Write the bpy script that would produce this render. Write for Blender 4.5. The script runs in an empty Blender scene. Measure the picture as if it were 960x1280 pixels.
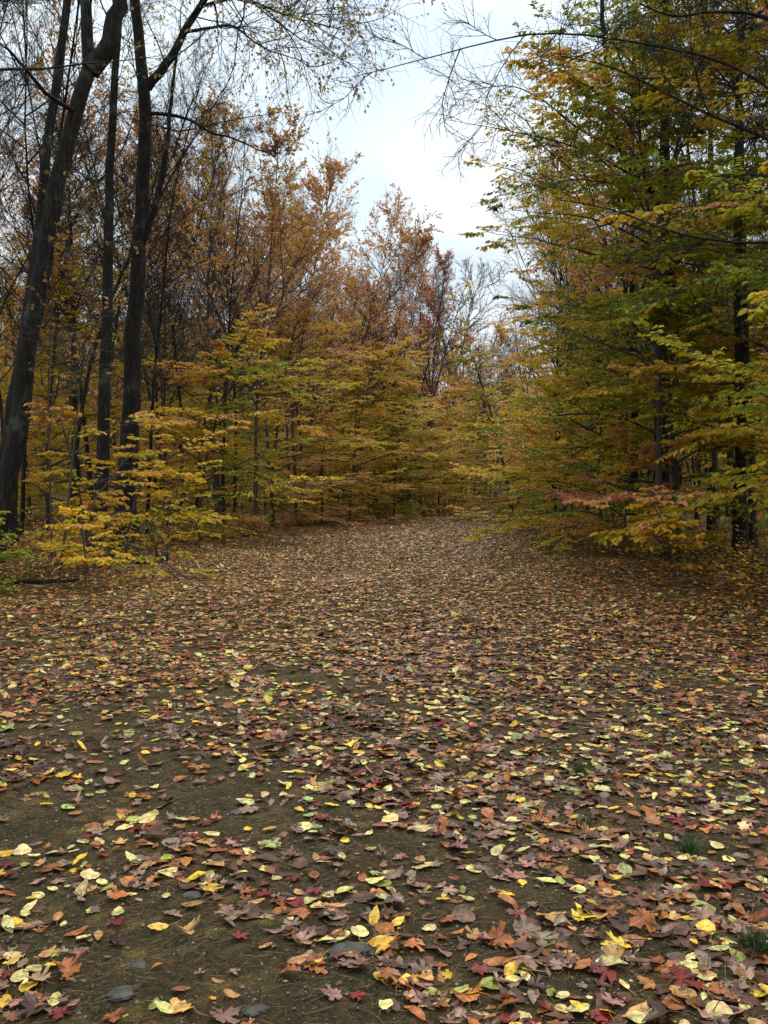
import bpy, math
import numpy as np
from mathutils import Vector
R = math.radians
COL = bpy.context.scene.collection
SC = bpy.context.scene
F, HZ, EYE = 1156.0, 610.0, 1.5          # focal length in photo pixels, horizon row, eye height

# ------------------------------------------------------------------ tags
def tag(o, label=None, cat=None, group=None, kind=None):
    if label: o['label'] = label
    if cat: o['category'] = cat
    if group: o['group'] = group
    if kind: o['kind'] = kind
    return o

def obj(name, me, mat=None, parent=None, loc=(0, 0, 0), rz=0, sc=1):
    o = bpy.data.objects.new(name, me)
    COL.objects.link(o)
    o.location = loc
    o.rotation_euler = (0, 0, rz)
    o.scale = (sc, sc, sc) if not hasattr(sc, '__len__') else sc
    if mat is not None and me is not None and len(me.materials) == 0:
        me.materials.append(mat)
    if parent is not None:
        o.parent = parent
    return o

# ------------------------------------------------------------------ numpy mesh helpers
def nrm(v):
    return v / np.maximum(np.linalg.norm(v, axis=-1, keepdims=True), 1e-9)

def mesh_from(name, V, faces, col=None, uv=None, smooth=False):
    """faces: list of int arrays (m,k) of equal k each"""
    me = bpy.data.meshes.new(name)
    V = np.asarray(V, np.float32)
    me.vertices.add(len(V))
    me.vertices.foreach_set('co', V.ravel())
    faces = [f for f in faces if len(f)]
    loops = np.concatenate([f.ravel() for f in faces]).astype(np.int32)
    tot = np.concatenate([np.full(len(f), f.shape[1], np.int32) for f in faces])
    st = np.concatenate([[0], np.cumsum(tot)[:-1]]).astype(np.int32)
    me.loops.add(len(loops))
    me.loops.foreach_set('vertex_index', loops)
    me.polygons.add(len(tot))
    me.polygons.foreach_set('loop_start', st)
    me.polygons.foreach_set('loop_total', tot)
    if smooth:
        me.polygons.foreach_set('use_smooth', np.ones(len(tot), bool))
    me.update(calc_edges=True)
    if col is not None:
        a = me.attributes.new('col', 'FLOAT_COLOR', 'POINT')
        c = np.ones((len(V), 4), np.float32)
        c[:, :3] = col
        a.data.foreach_set('color', c.ravel())
    if uv is not None:
        a = me.attributes.new('luv', 'FLOAT_VECTOR', 'POINT')
        c = np.zeros((len(V), 3), np.float32)
        c[:, :2] = uv
        a.data.foreach_set('vector', c.ravel())
    return me

class Wood:
    def __init__(s): s.V = []; s.F = []; s.n = 0
    def add(s, P, Rr, k):
        """P (m,n,3) polylines, Rr (m,n) radii, k sides"""
        P = np.asarray(P, float); Rr = np.asarray(Rr, float)
        m, n, _ = P.shape
        T = np.empty_like(P)
        T[:, 1:-1] = P[:, 2:] - P[:, :-2]
        T[:, 0] = P[:, 1] - P[:, 0]
        T[:, -1] = P[:, -1] - P[:, -2]
        T = nrm(T)
        mean = nrm(P[:, -1] - P[:, 0])
        ref = np.where(np.abs(mean[:, 2:3]) > .7, np.array([[1., 0, 0]]), np.array([[0, 0, 1.]]))
        U = nrm(np.cross(T, ref[:, None, :]))
        W = np.cross(T, U)
        a = np.arange(k) * 2 * np.pi / k
        ring = P[:, :, None, :] + Rr[:, :, None, None] * (np.cos(a)[None, None, :, None] * U[:, :, None, :] + np.sin(a)[None, None, :, None] * W[:, :, None, :])
        s.V.append(ring.reshape(-1, 3))
        i = np.arange(m)[:, None, None] * n * k; j = np.arange(n - 1)[None, :, None] * k; q = np.arange(k)[None, None, :]
        q2 = (q + 1) % k
        f = np.stack([i + j + q, i + j + q2, i + j + k + q2, i + j + k + q], -1).reshape(-1, 4) + s.n
        s.F.append(f); s.n += m * n * k
    def mesh(s, name, smooth=True):
        return mesh_from(name, np.concatenate(s.V), [np.concatenate(s.F)], smooth=smooth)

class Leaves:
    def __init__(s): s.V = []; s.F = []; s.C = []; s.n = 0
    def add(s, P, A, N, L, W, C, droop=.12):
        P = P.reshape(-1, 3); m = len(P)
        if not m: return
        A = nrm(A.reshape(-1, 3)); N = N.reshape(-1, 3)
        S = nrm(np.cross(N, A)); N = np.cross(A, S)
        L = np.broadcast_to(L, (m,))[:, None]; W = np.broadcast_to(W, (m,))[:, None]
        fold = .13 * W
        v = np.stack([P, P + A * L * .3 + S * W * .45 + N * fold, P + A * L * .68 + S * W * .38 + N * fold * .4,
                      P + A * L - N * L * droop, P + A * L * .68 - S * W * .38 + N * fold * .4, P + A * L * .3 - S * W * .45 + N * fold], 1)
        s.V.append(v.reshape(-1, 3))
        b = np.arange(m)[:, None] * 6 + s.n
        s.F.append(np.concatenate([b + np.array([[0, 3, 2, 1]]), b + np.array([[0, 5, 4, 3]])]))
        s.C.append(np.repeat(C.reshape(-1, 3), 6, 0)); s.n += m * 6
    def mesh(s, name):
        return mesh_from(name, np.concatenate(s.V), [np.concatenate(s.F)], col=np.concatenate(s.C))

def grow(rng, P0, D0, L, n, wob, trop=0.0, flat=0.0):
    """grow m lines of n points; trop pulls the direction up (+) or down (-); flat damps the vertical part"""
    P0 = np.asarray(P0, float); D = nrm(np.asarray(D0, float)); m = len(P0)
    out = np.empty((m, n, 3)); out[:, 0] = P0
    st = (np.broadcast_to(L, (m,)) / (n - 1))[:, None]
    bend = rng.normal(0, wob * .5, (m, 3))
    for i in range(1, n):
        D = D + rng.normal(0, wob, (m, 3)) + bend
        D[:, 2] += trop
        D[:, 2] *= (1 - flat)
        D = nrm(D)
        out[:, i] = out[:, i - 1] + D * st
    return out

def spawn(rng, lines, L, c, t0, t1, ang, mode='3d', da=.15, zj=.12):
    """children of each line: positions, directions, t, parent index"""
    m, n, _ = lines.shape
    t = t0 + (t1 - t0) * (np.arange(c)[None, :] + rng.random((m, c))) / c
    x = t * (n - 1); i = np.minimum(x.astype(int), n - 2); fr = (x - i)[..., None]
    mi = np.arange(m)[:, None]
    a, b = lines[mi, i], lines[mi, i + 1]
    P = a * (1 - fr) + b * fr
    T = nrm(b - a)
    if mode == 'flat':
        S = nrm(np.cross(T, np.array([0, 0, 1.])))
        sg = np.where((np.arange(c)[None, :] + np.arange(m)[:, None]) % 2 == 0, 1., -1.)[..., None]
        S = S * sg + np.array([0, 0, 1.]) * rng.normal(0, zj, (m, c, 1))
        S = nrm(S)
    else:
        q = rng.normal(0, 1, (m, c, 3))
        S = nrm(q - (q * T).sum(-1, keepdims=True) * T)
    an = (ang + rng.normal(0, da, (m, c)))[..., None]
    D = np.cos(an) * T + np.sin(an) * S
    return P.reshape(-1, 3), D.reshape(-1, 3), t.ravel(), np.repeat(np.arange(m), c)

def taper(r0, r1, n, p=1.0):
    r0 = np.atleast_1d(r0)[:, None]; r1 = np.broadcast_to(np.atleast_1d(r1), (len(r0),))[:, None]
    u = np.linspace(0, 1, n)[None, :] ** p
    return r0 * (1 - u) + r1 * u

def srgb(r, g, b):
    c = np.array([r, g, b]) / 255.0
    return np.where(c < .04045, c / 12.92, ((c + .055) / 1.055) ** 2.4)

GX = np.array([0, .35, .6, .85, 1.1, 1.4, 1.7])
GC = np.array([[.085, .15, .018], [.20, .25, .018], [.46, .38, .020], [.70, .43, .022], [.70, .345, .125], [.58, .24, .115], [.38, .08, .045]])
def autumn(s):
    s = np.clip(s, 0, 1.7)
    return np.stack([np.interp(s, GX, GC[:, k]) for k in range(3)], -1)

# ------------------------------------------------------------------ tree kinds (each gives wood mesh, leaf mesh)
def along(rng, lines, per, t0=.1, t1=1.0):
    """points and tangents spread on lines"""
    return spawn(rng, lines, None, per, t0, t1, 0.0, '3d', 0.0)

def build_beech(seed, H=8, r0=.07, nb=42, Lmax=3.2, tone=.6, spread=.25, bias=None, low=.08, csub=13, ctw=5, leaf=.10, lean=0.0, biasw=.7, lowtone=0.):
    rng = np.random.default_rng(seed)
    w = Wood(); lv = Leaves()
    ba = 0 if bias is None else bias
    tr = grow(rng, [[0, 0, -.1]], [[math.cos(ba) * lean, math.sin(ba) * lean, 1]], [H + .1], 16, .035, .04)
    w.add(tr, taper(r0, .012, 16, .8), 9)
    t = low + (.97 - low) * ((np.arange(nb) + rng.random(nb)) / nb)
    az = np.arange(nb) * 2.4 + rng.normal(0, .4, nb)
    cosb = np.cos(az - ba) if bias is not None else np.zeros(nb)
    x = t * 15; i = np.minimum(x.astype(int), 14); fr = (x - i)[:, None]
    P = tr[0, i] * (1 - fr) + tr[0, i + 1] * fr
    el = np.interp(t, [0, .3, .7, 1], [.08, .22, .5, .85]) + rng.normal(0, .2, nb)
    L = Lmax * np.interp(t, [0, .15, .45, .8, 1], [.75, 1, 1, .7, .25] if H < 9 else [.7, .95, 1, .95, .55]) * (1 + biasw * cosb * .6) * rng.uniform(.7, 1.15, nb)
    D = np.stack([np.cos(az) * np.cos(el), np.sin(az) * np.cos(el), np.sin(el)], -1)
    b1 = grow(rng, P, D, L, 10, .085, -.02, .05)
    rb = np.clip(r0 * .10 + L * .0055, .006, .05)
    w.add(b1, taper(rb, .003, 10), 5)
    P, D, t2, pi = spawn(rng, b1, L, csub, .14, .98, .85, 'flat', .18, .10)
    L2 = (L[pi] * .42 * (1 - .72 * t2) + .12) * rng.uniform(.7, 1.2, len(pi))
    b2 = grow(rng, P, D, L2, 5, .06, -.02, .1)
    w.add(b2, taper(np.full(len(pi), .005), .0022, 5), 3)
    P, D, t3, pj = spawn(rng, b2, L2, ctw, .2, 1.0, .75, 'flat', .2, .15)
    L3 = (L2[pj] * .38 * (1 - .5 * t3) + .07) * rng.uniform(.7, 1.2, len(pj))
    b3 = grow(rng, P, D, L3, 3, .06, -.02, .05)
    w.add(b3, taper(np.full(len(pj), .003), .0018, 3), 3)
    # colour: one tone per branch, drifting along it
    hz = b1[:, :, 2].mean(1) / H
    btone = tone + rng.normal(0, spread * .6, nb) - lowtone * (1 - hz)
    live = rng.random(len(pi)) < np.clip(1.05 - .35 * rng.random(nb)[pi], 0, 1)
    def leaves(lines, per, tt0, tone_i, who):
        P, D, t, p = spawn(rng, lines, None, per, tt0, 1.0, .8, 'flat', .25, .2)
        m = len(p)
        keep = rng.random(m) < np.where(live[who][p], .95, .12)
        P, D, p = P[keep], D[keep], p[keep]; m = len(p)
        N = np.array([0, 0, 1.]) + rng.normal(0, .42, (m, 3))
        D = D + np.array([0, 0, -.28])
        s = tone_i[p] + rng.normal(0, spread * .35, m)
        C = autumn(s) * rng.uniform(.75, 1.2, (m, 1))
        Lf = leaf * rng.uniform(.6, 1.15, m)
        lv.add(P, D, N, Lf, Lf * .62, C)
    tn2 = btone[pi] + (t2 - .5) * .25 + rng.normal(0, spread * .3, len(pi))
    leaves(b2, 9, .2, tn2, np.arange(len(pi)))
    leaves(b3, 7, .1, tn2[pj], pj)
    return w.mesh('beech_wood'), lv.mesh('beech_leaves')

def build_pole(seed, H=15, r0=.09, nb=30, Lmax=2.8, tone=1.0, nleaf=3, low=.3, leafp=.5, steep=.9, leaf=.08, top=.45, csub=7, ctw=5, spread=.2, fork=True, rtw=.004, droopy=0.):
    """slender forest-grown tree with ascending twiggy branches; leaves only in clumps near the top"""
    rng = np.random.default_rng(seed)
    w = Wood(); lv = Leaves()
    trs = [grow(rng, [[0, 0, -.1]], [[rng.normal(0, .04), rng.normal(0, .04), 1]], [H + .1], 18, .035, .03)]
    rr = [taper(r0, .012, 18, .75)]
    if fork:
        k = rng.integers(7, 10)
        a = rng.random() * 6.28
        f = grow(rng, trs[0][:, k], [[math.cos(a) * .5, math.sin(a) * .5, 1]], [H * .52], 18, .04, .06)
        trs.append(f); rr.append(taper(rr[0][0, k] * .7, .01, 18, .8))
    for T_, r_ in zip(trs, rr): w.add(T_, r_, 7)
    B = []; BL = []; BT = []
    for q, T_ in enumerate(trs):
        n_ = nb if q == 0 else nb // 2
        t = (low if q == 0 else .1) + (1 - (low if q == 0 else .1)) * ((np.arange(n_) + rng.random(n_)) / n_)
        x = t * 17; i = np.minimum(x.astype(int), 16); fr = (x - i)[:, None]
        P = T_[0, i] * (1 - fr) + T_[0, i + 1] * fr
        az = np.arange(n_) * 2.4 + rng.normal(0, .5, n_)
        el = steep * np.interp(t, [0, .5, 1], [.6, .85, 1.2]) + rng.normal(0, .15, n_)
        L = Lmax * np.interp(t, [0, .3, .6, 1], [.6, 1, .85, .25]) * rng.uniform(.6, 1.2, n_)
        D = np.stack([np.cos(az) * np.cos(el), np.sin(az) * np.cos(el), np.sin(el)], -1)
        B.append(grow(rng, P, D, L, 8, .07, .03 - droopy)); BL.append(L); BT.append(P[:, 2] / H)
    b1 = np.concatenate(B); L = np.concatenate(BL); bt = np.concatenate(BT)
    w.add(b1, taper(np.clip(.006 + L * .0065, .008, .04), .004, 8), 4)
    P, D, t2, pi = spawn(rng, b1, L, csub, .15, 1, .6)
    L2 = (L[pi] * .4 * (1 - .6 * t2) + .2) * rng.uniform(.6, 1.3, len(pi))
    b2 = grow(rng, P, D, L2, 5, .08, .04 - droopy)
    w.add(b2, taper(np.full(len(pi), rtw * 1.5), rtw * .8, 5), 3)
    P, D, t3, pj = spawn(rng, b2, L2, ctw, .2, 1, .6)
    L3 = (L2[pj] * .45 + .1) * rng.uniform(.6, 1.3, len(pj))
    b3 = grow(rng, P, D, L3, 3, .08, .04 - droopy)
    w.add(b3, taper(np.full(len(pj), rtw), rtw * .6, 3), 3)
    hh = b3[:, -1, 2] / H
    clump = np.sin(b3[:, -1, 0] * 1.9 + seed) + np.sin(b3[:, -1, 1] * 1.7 + seed * 2) + np.sin(b3[:, -1, 2] * 1.3 + seed * 3)
    pr = leafp * np.clip((hh - top) / .12, 0, 1) * np.clip(.65 + .32 * clump, .08, 1.2)
    sel = np.nonzero(rng.random(len(b3)) < pr)[0]
    if len(sel) < 5: sel = np.arange(5)
    P, D, t, p = spawn(rng, b3[sel], None, nleaf, .2, 1.0, .9, '3d', .3)
    m = len(p)
    D = D + np.array([0, 0, -.5]); N = rng.normal(0, .7, (m, 3)) + np.array([0, 0, .7])
    s = tone + rng.normal(0, spread, len(b3))[sel][p] + rng.normal(0, spread * .5, m)
    Lf = leaf * rng.uniform(.6, 1.2, m)
    lv.add(P, D, N, Lf, Lf * .75, autumn(s) * rng.uniform(.7, 1.2, (m, 1)))
    return w.mesh('pole_wood'), lv.mesh('pole_leaves')

def twigs_on(rng, w, lv, lines, L, csub, ctw, lf, tone=.9, ang=.8, rad=.01, trop=.02, leafcol=None, leaf=.07, Lf1=.4, minl=.3):
    """three more orders of branching on hand-placed limbs"""
    P, D, t, p = spawn(rng, lines, L, csub, .12, 1, ang)
    L1 = (L[p] * Lf1 * (1 - .55 * t) + minl) * rng.uniform(.6, 1.3, len(p))
    b1 = grow(rng, P, D, L1, 8, .14, trop)
    w.add(b1, taper(np.clip(rad * (.4 + L1 * .5), .005, .05), .004, 8), 4)
    P, D, t, p2 = spawn(rng, b1, L1, ctw, .15, 1, .7)
    L2 = (L1[p2] * .42 * (1 - .5 * t) + .15) * rng.uniform(.6, 1.3, len(p2))
    b2 = grow(rng, P, D, L2, 5, .09, trop)
    w.add(b2, taper(np.full(len(p2), .006), .003, 5), 3)
    P, D, t, p3 = spawn(rng, b2, L2, 4, .2, 1, .7)
    L3 = (L2[p3] * .45 + .1) * rng.uniform(.6, 1.3, len(p3))
    b3 = grow(rng, P, D, L3, 3, .1, trop)
    w.add(b3, taper(np.full(len(p3), .0035), .002, 3), 3)
    if lf > 0:
        sel = np.nonzero(rng.random(len(b3)) < lf)[0]
        if len(sel) == 0: return
        P, D, t, p = spawn(rng, b3[sel], None, 3, .2, 1, .9, '3d', .3)
        m = len(p)
        C = autumn(tone + rng.normal(0, .15, m)) * rng.uniform(.7, 1.2, (m, 1)) if leafcol is None else np.array(leafcol) * rng.uniform(.6, 1.3, (m, 1))
        Lf = leaf * rng.uniform(.6, 1.2, m)
        lv.add(P, D + np.array([0, 0, -.6]), rng.normal(0, .7, (m, 3)) + np.array([0, 0, .5]), Lf, Lf * .7, C)

def build_pine(seed, H=16, r0=.16, nw=26, Lmax=3.2, low=.3, bias=None, dead=.0):
    rng = np.random.default_rng(seed)
    w = Wood(); lv = Leaves()
    tr = grow(rng, [[0, 0, -.1]], [[0, 0, 1]], [H], 16, .012, .05)
    w.add(tr, taper(r0, .02, 16, .9), 10)
    n = nw * 5
    t = low + (.98 - low) * (np.repeat(np.arange(nw), 5) + rng.random(n) * .25) / nw
    az = rng.random(n) * 6.283
    cosb = np.cos(az - bias) if bias is not None else np.zeros(n)
    x = t * 15; i = np.minimum(x.astype(int), 14); fr = (x - i)[:, None]
    P = tr[0, i] * (1 - fr) + tr[0, i + 1] * fr
    el = np.interp(t, [0, .5, 1], [.0, .2, .7]) + rng.normal(0, .1, n)
    L = Lmax * np.interp(t, [0, .4, 1], [.9, 1, .2]) * rng.uniform(.6, 1.15, n) * (1 + .4 * cosb)
    D = np.stack([np.cos(az) * np.cos(el), np.sin(az) * np.cos(el), np.sin(el)], -1)
    b1 = grow(rng, P, D, L, 8, .05, .02)
    w.add(b1, taper(np.clip(.006 + L * .007, .01, .05), .005, 8), 4)
    P, D, t2, pi = spawn(rng, b1, L, 11, .3, 1, .8, 'flat', .2, .3)
    L2 = (L[pi] * .3 * (1 - .6 * t2) + .15) * rng.uniform(.6, 1.2, len(pi))
    b2 = grow(rng, P, D, L2, 4, .08, .05)
    w.add(b2, taper(np.full(len(pi), .006), .004, 4), 3)
    # needle tufts
    P, D, t3, pj = spawn(rng, b2, None, 24, .35, 1.0, .75, '3d', .3)
    keep = rng.random(len(pj)) < (.9 - dead); P, D = P[keep], D[keep]; m = len(P)
    C = np.array([.028, .055, .022]) * rng.uniform(.6, 1.5, (m, 1))
    lv.add(P, D, rng.normal(0, 1, (m, 3)), rng.uniform(.08, .13, m), .010, C, 0)
    return w.mesh('pine_wood'), lv.mesh('pine_needles')

# ------------------------------------------------------------------ terrain
LEFT = np.array([(-60, -6.5), (0, -6.2), (13, -5.5), (28, -4.4), (43, -2.2), (50, .8), (55, 3.2), (62, 6.4), (72, 8), (85, 14), (120, 30)])
RIGHT = np.array([(-60, 5), (0, 4.6), (11, 4.8), (20, 5.2), (30, 5.2), (43, 5.2), (58, 7.4), (72, 12), (85, 18), (120, 34)])
def xl(y): return np.interp(y, LEFT[:, 0], LEFT[:, 1])
def xr(y): return np.interp(y, RIGHT[:, 0], RIGHT[:, 1])
def off(x, y):                           # metres outside the clearing
    return np.maximum(np.maximum(xl(y) - x, x - xr(y)), 0)
def Hh(x, y):
    x = np.asarray(x, float); y = np.asarray(y, float)
    o = off(x, y)
    h = .018 * np.sin(x * 1.7 + .4 * y) + .02 * np.sin(y * .9 - x * .6 + 1) + .03 * np.sin(x * .45 + 2) * np.sin(y * .31)
    h += np.clip(o, 0, 4) * .03 + np.clip(o / 3, 0, 1) * (.06 * np.sin(x * .8 + y * .37) + .05 * np.sin(y * 1.1 - x * .5))
    h += np.clip((y - 95) / 90, 0, 1) ** 1.5 * 12 + np.clip((o - 20) / 40, 0, 1) * 6 * np.clip(y / 20, 0, 1)
    h += .006 * np.sin(x * 9 + 3 * np.sin(y * 4)) + .006 * np.sin(y * 11 + 2.5 * np.sin(x * 5))
    c = (xl(y) + xr(y)) / 2
    for s in (-1.0, 1.0):                # two faint wheel ruts
        h -= .025 * np.exp(-((x - c - s * .95) / .35) ** 2)
    return h - .01
def hz(x, y): return float(Hh(x, y))

# ------------------------------------------------------------------ materials
def newmat(name):
    m = bpy.data.materials.new(name); m.use_nodes = True
    nt = m.node_tree; nt.nodes.clear()
    return m, nt, nt.nodes, nt.links
def N(nodes, t, **kw):
    n = nodes.new(t)
    for k, v in kw.items():
        if k.startswith('_'): setattr(n, k[1:], v)
        else: n.inputs[k.replace('__', ' ')].default_value = v
    return n
def ramp(nodes, stops):
    r = nodes.new('ShaderNodeValToRGB'); e = r.color_ramp.elements
    while len(e) < len(stops): e.new(.5)
    for k, (p, c) in enumerate(stops):
        e[k].position = p; e[k].color = (*c, 1) if hasattr(c, '__len__') else (c, c, c, 1)
    return r

def leaf_material(name, transl=.42, rough=.5, spec=.15, vary=.05):
    m, nt, nd, lk = newmat(name)
    at = N(nd, 'ShaderNodeAttribute', _attribute_name='col')
    oi = nd.new('ShaderNodeObjectInfo')
    geo = nd.new('ShaderNodeNewGeometry')
    mr = N(nd, 'ShaderNodeMapRange'); mr.inputs['To Min'].default_value = .5 - vary * .22; mr.inputs['To Max'].default_value = .5 + vary * .12
    lk.new(oi.outputs['Random'], mr.inputs['Value'])
    hs = nd.new('ShaderNodeHueSaturation'); lk.new(at.outputs['Color'], hs.inputs['Color']); lk.new(mr.outputs[0], hs.inputs['Hue'])
    mv = N(nd, 'ShaderNodeMapRange'); mv.inputs['To Min'].default_value = .8; mv.inputs['To Max'].default_value = 1.15
    ml = N(nd, 'ShaderNodeMath', _operation='FRACT'); mm = N(nd, 'ShaderNodeMath', _operation='MULTIPLY'); mm.inputs[1].default_value = 7.31
    lk.new(oi.outputs['Random'], mm.inputs[0]); lk.new(mm.outputs[0], ml.inputs[0]); lk.new(ml.outputs[0], mv.inputs['Value']); lk.new(mv.outputs[0], hs.inputs['Value'])
    p = N(nd, 'ShaderNodeBsdfPrincipled', Roughness=rough); p.inputs['Specular IOR Level'].default_value = spec
    tr = nd.new('ShaderNodeBsdfTranslucent')
    g = nd.new('ShaderNodeGamma'); g.inputs['Gamma'].default_value = .9
    lk.new(hs.outputs[0], p.inputs['Base Color']); lk.new(hs.outputs[0], g.inputs[0]); lk.new(g.outputs[0], tr.inputs['Color'])
    mx = nd.new('ShaderNodeMixShader'); mx.inputs[0].default_value = transl
    lk.new(p.outputs[0], mx.inputs[1]); lk.new(tr.outputs[0], mx.inputs[2])
    o = nd.new('ShaderNodeOutputMaterial'); lk.new(mx.outputs[0], o.inputs[0])
    return m
M_leaf = leaf_material('tree_leaf')
M_needle = leaf_material('pine_needle', .15, .5, .2, .05)

def bark_material(name, c0, c1, c2, lichen=.25, scale=1.0, bump=.5):
    m, nt, nd, lk = newmat(name)
    tc = nd.new('ShaderNodeTexCoord')
    mp = nd.new('ShaderNodeMapping'); mp.inputs['Scale'].default_value = (22 * scale, 22 * scale, 3.2 * scale)
    lk.new(tc.outputs['Object'], mp.inputs[0])
    n1 = N(nd, 'ShaderNodeTexNoise', Scale=1.0, Detail=8.0, Roughness=.65, Distortion=.6); lk.new(mp.outputs[0], n1.inputs[0])
    n2 = N(nd, 'ShaderNodeTexNoise', Scale=2.2, Detail=5.0, Roughness=.6); lk.new(tc.outputs['Object'], n2.inputs[0])
    r1 = ramp(nd, [(.34, c0), (.52, c1), (.66, c2)]); lk.new(n1.outputs[0], r1.inputs[0])
    r2 = ramp(nd, [(.55, 0.), (.68, 1.)]); lk.new(n2.outputs[0], r2.inputs[0])
    mu = N(nd, 'ShaderNodeMath', _operation='MULTIPLY'); mu.inputs[1].default_value = lichen; lk.new(r2.outputs[0], mu.inputs[0])
    mx = nd.new('ShaderNodeMixRGB'); lk.new(mu.outputs[0], mx.inputs[0]); lk.new(r1.outputs[0], mx.inputs[1]); mx.inputs[2].default_value = (.13, .15, .10, 1)
    p = N(nd, 'ShaderNodeBsdfPrincipled', Roughness=.85); p.inputs['Specular IOR Level'].default_value = .25
    lk.new(mx.outputs[0], p.inputs['Base Color'])
    b = N(nd, 'ShaderNodeBump', Strength=bump, Distance=.03); lk.new(n1.outputs[0], b.inputs['Height']); lk.new(b.outputs[0], p.inputs['Normal'])
    o = nd.new('ShaderNodeOutputMaterial'); lk.new(p.outputs[0], o.inputs[0])
    return m
M_bark = bark_material('dark_wet_bark', (.009, .007, .006), (.015, .012, .0095), (.046, .038, .031), .35, 1, 1.)
M_bark2 = bark_material('young_grey_bark', (.04, .033, .028), (.075, .064, .054), (.12, .105, .09), .35, 1.5, .3)
M_bark3 = bark_material('smooth_brown_bark', (.03, .025, .02), (.06, .048, .038), (.09, .075, .06), .25, 1.5, .3)
M_pale = bark_material('pale_grey_bark', (.10, .09, .08), (.16, .15, .13), (.24, .22, .19), .2, 1, .3)

def ground_leaf_material(name, wet=.5):
    m, nt, nd, lk = newmat(name)
    at = N(nd, 'ShaderNodeAttribute', _attribute_name='col')
    uv = N(nd, 'ShaderNodeAttribute', _attribute_name='luv')
    tc = nd.new('ShaderNodeTexCoord')
    # midrib and side veins from the leaf's own coordinates
    sx = nd.new('ShaderNodeSeparateXYZ'); lk.new(uv.outputs['Vector'], sx.inputs[0])
    ab = N(nd, 'ShaderNodeMath', _operation='ABSOLUTE'); lk.new(sx.outputs['X'], ab.inputs[0])
    rib = N(nd, 'ShaderNodeMapRange'); rib.inputs['From Min'].default_value = .012; rib.inputs['From Max'].default_value = .035; rib.inputs['To Min'].default_value = 1; rib.inputs['To Max'].default_value = 0
    lk.new(ab.outputs[0], rib.inputs['Value'])
    su = N(nd, 'ShaderNodeMath', _operation='MULTIPLY_ADD'); lk.new(ab.outputs[0], su.inputs[0]); su.inputs[1].default_value = -.8; lk.new(sx.outputs['Y'], su.inputs[2])
    s2 = N(nd, 'ShaderNodeMath', _operation='MULTIPLY'); lk.new(su.outputs[0], s2.inputs[0]); s2.inputs[1].default_value = 52
    sn = N(nd, 'ShaderNodeMath', _operation='SINE'); lk.new(s2.outputs[0], sn.inputs[0])
    ve = N(nd, 'ShaderNodeMapRange'); ve.inputs['From Min'].default_value = .86; ve.inputs['From Max'].default_value = 1.; lk.new(sn.outputs[0], ve.inputs['Value'])
    vm = N(nd, 'ShaderNodeMath', _operation='MULTIPLY'); lk.new(ve.outputs[0], vm.inputs[0]); vm.inputs[1].default_value = .45
    mxv = N(nd, 'ShaderNodeMath', _operation='MAXIMUM'); lk.new(vm.outputs[0], mxv.inputs[0]); lk.new(rib.outputs[0], mxv.inputs[1])
    no = N(nd, 'ShaderNodeTexNoise', Scale=38., Detail=5., Roughness=.6); lk.new(tc.outputs['Object'], no.inputs[0])
    sp = ramp(nd, [(.33, .35), (.48, .9), (.68, 1.35)]); lk.new(no.outputs[0], sp.inputs[0])
    mu = N(nd, 'ShaderNodeMixRGB', _blend_type='MULTIPLY'); mu.inputs[0].default_value = 1; lk.new(at.outputs['Color'], mu.inputs[1]); lk.new(sp.outputs[0], mu.inputs[2])
    # small decay spots
    vo = N(nd, 'ShaderNodeTexVoronoi', Scale=75.); lk.new(tc.outputs['Object'], vo.inputs[0])
    rs = ramp(nd, [(.10, 1.), (.2, 0.)]); lk.new(vo.outputs['Distance'], rs.inputs[0])
    no2 = N(nd, 'ShaderNodeTexNoise', Scale=14., Detail=2.); lk.new(tc.outputs['Object'], no2.inputs[0])
    r3 = ramp(nd, [(.42, 0.), (.55, .85)]); lk.new(no2.outputs[0], r3.inputs[0])
    m3 = N(nd, 'ShaderNodeMath', _operation='MULTIPLY'); lk.new(rs.outputs[0], m3.inputs[0]); lk.new(r3.outputs[0], m3.inputs[1])
    mb = nd.new('ShaderNodeMixRGB'); lk.new(m3.outputs[0], mb.inputs[0]); lk.new(mu.outputs[0], mb.inputs[1]); mb.inputs[2].default_value = (.07, .035, .018, 1)
    vl = N(nd, 'ShaderNodeMixRGB', _blend_type='MIX'); lk.new(mb.outputs[0], vl.inputs[1])
    br = N(nd, 'ShaderNodeMixRGB', _blend_type='MULTIPLY'); br.inputs[0].default_value = 1; lk.new(mb.outputs[0], br.inputs[1]); br.inputs[2].default_value = (1.45, 1.35, 1.2, 1)
    lk.new(br.outputs[0], vl.inputs[2]); vf = N(nd, 'ShaderNodeMath', _operation='MULTIPLY'); vf.inputs[1].default_value = .6; lk.new(mxv.outputs[0], vf.inputs[0]); lk.new(vf.outputs[0], vl.inputs[0])
    p = N(nd, 'ShaderNodeBsdfPrincipled', Roughness=.4); p.inputs['Specular IOR Level'].default_value = wet
    rr = ramp(nd, [(.35, .28), (.65, .62)]); lk.new(no2.outputs[0], rr.inputs[0]); lk.new(rr.outputs[0], p.inputs['Roughness'])
    lk.new(vl.outputs[0], p.inputs['Base Color'])
    vd = N(nd, 'ShaderNodeTexVoronoi', Scale=260.); lk.new(tc.outputs['Object'], vd.inputs[0])
    rd = ramp(nd, [(.0, 1.), (.32, 0.)]); lk.new(vd.outputs['Distance'], rd.inputs[0])
    ad = N(nd, 'ShaderNodeMath', _operation='ADD'); lk.new(rd.outputs[0], ad.inputs[0]); lk.new(no.outputs[0], ad.inputs[1])
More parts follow.
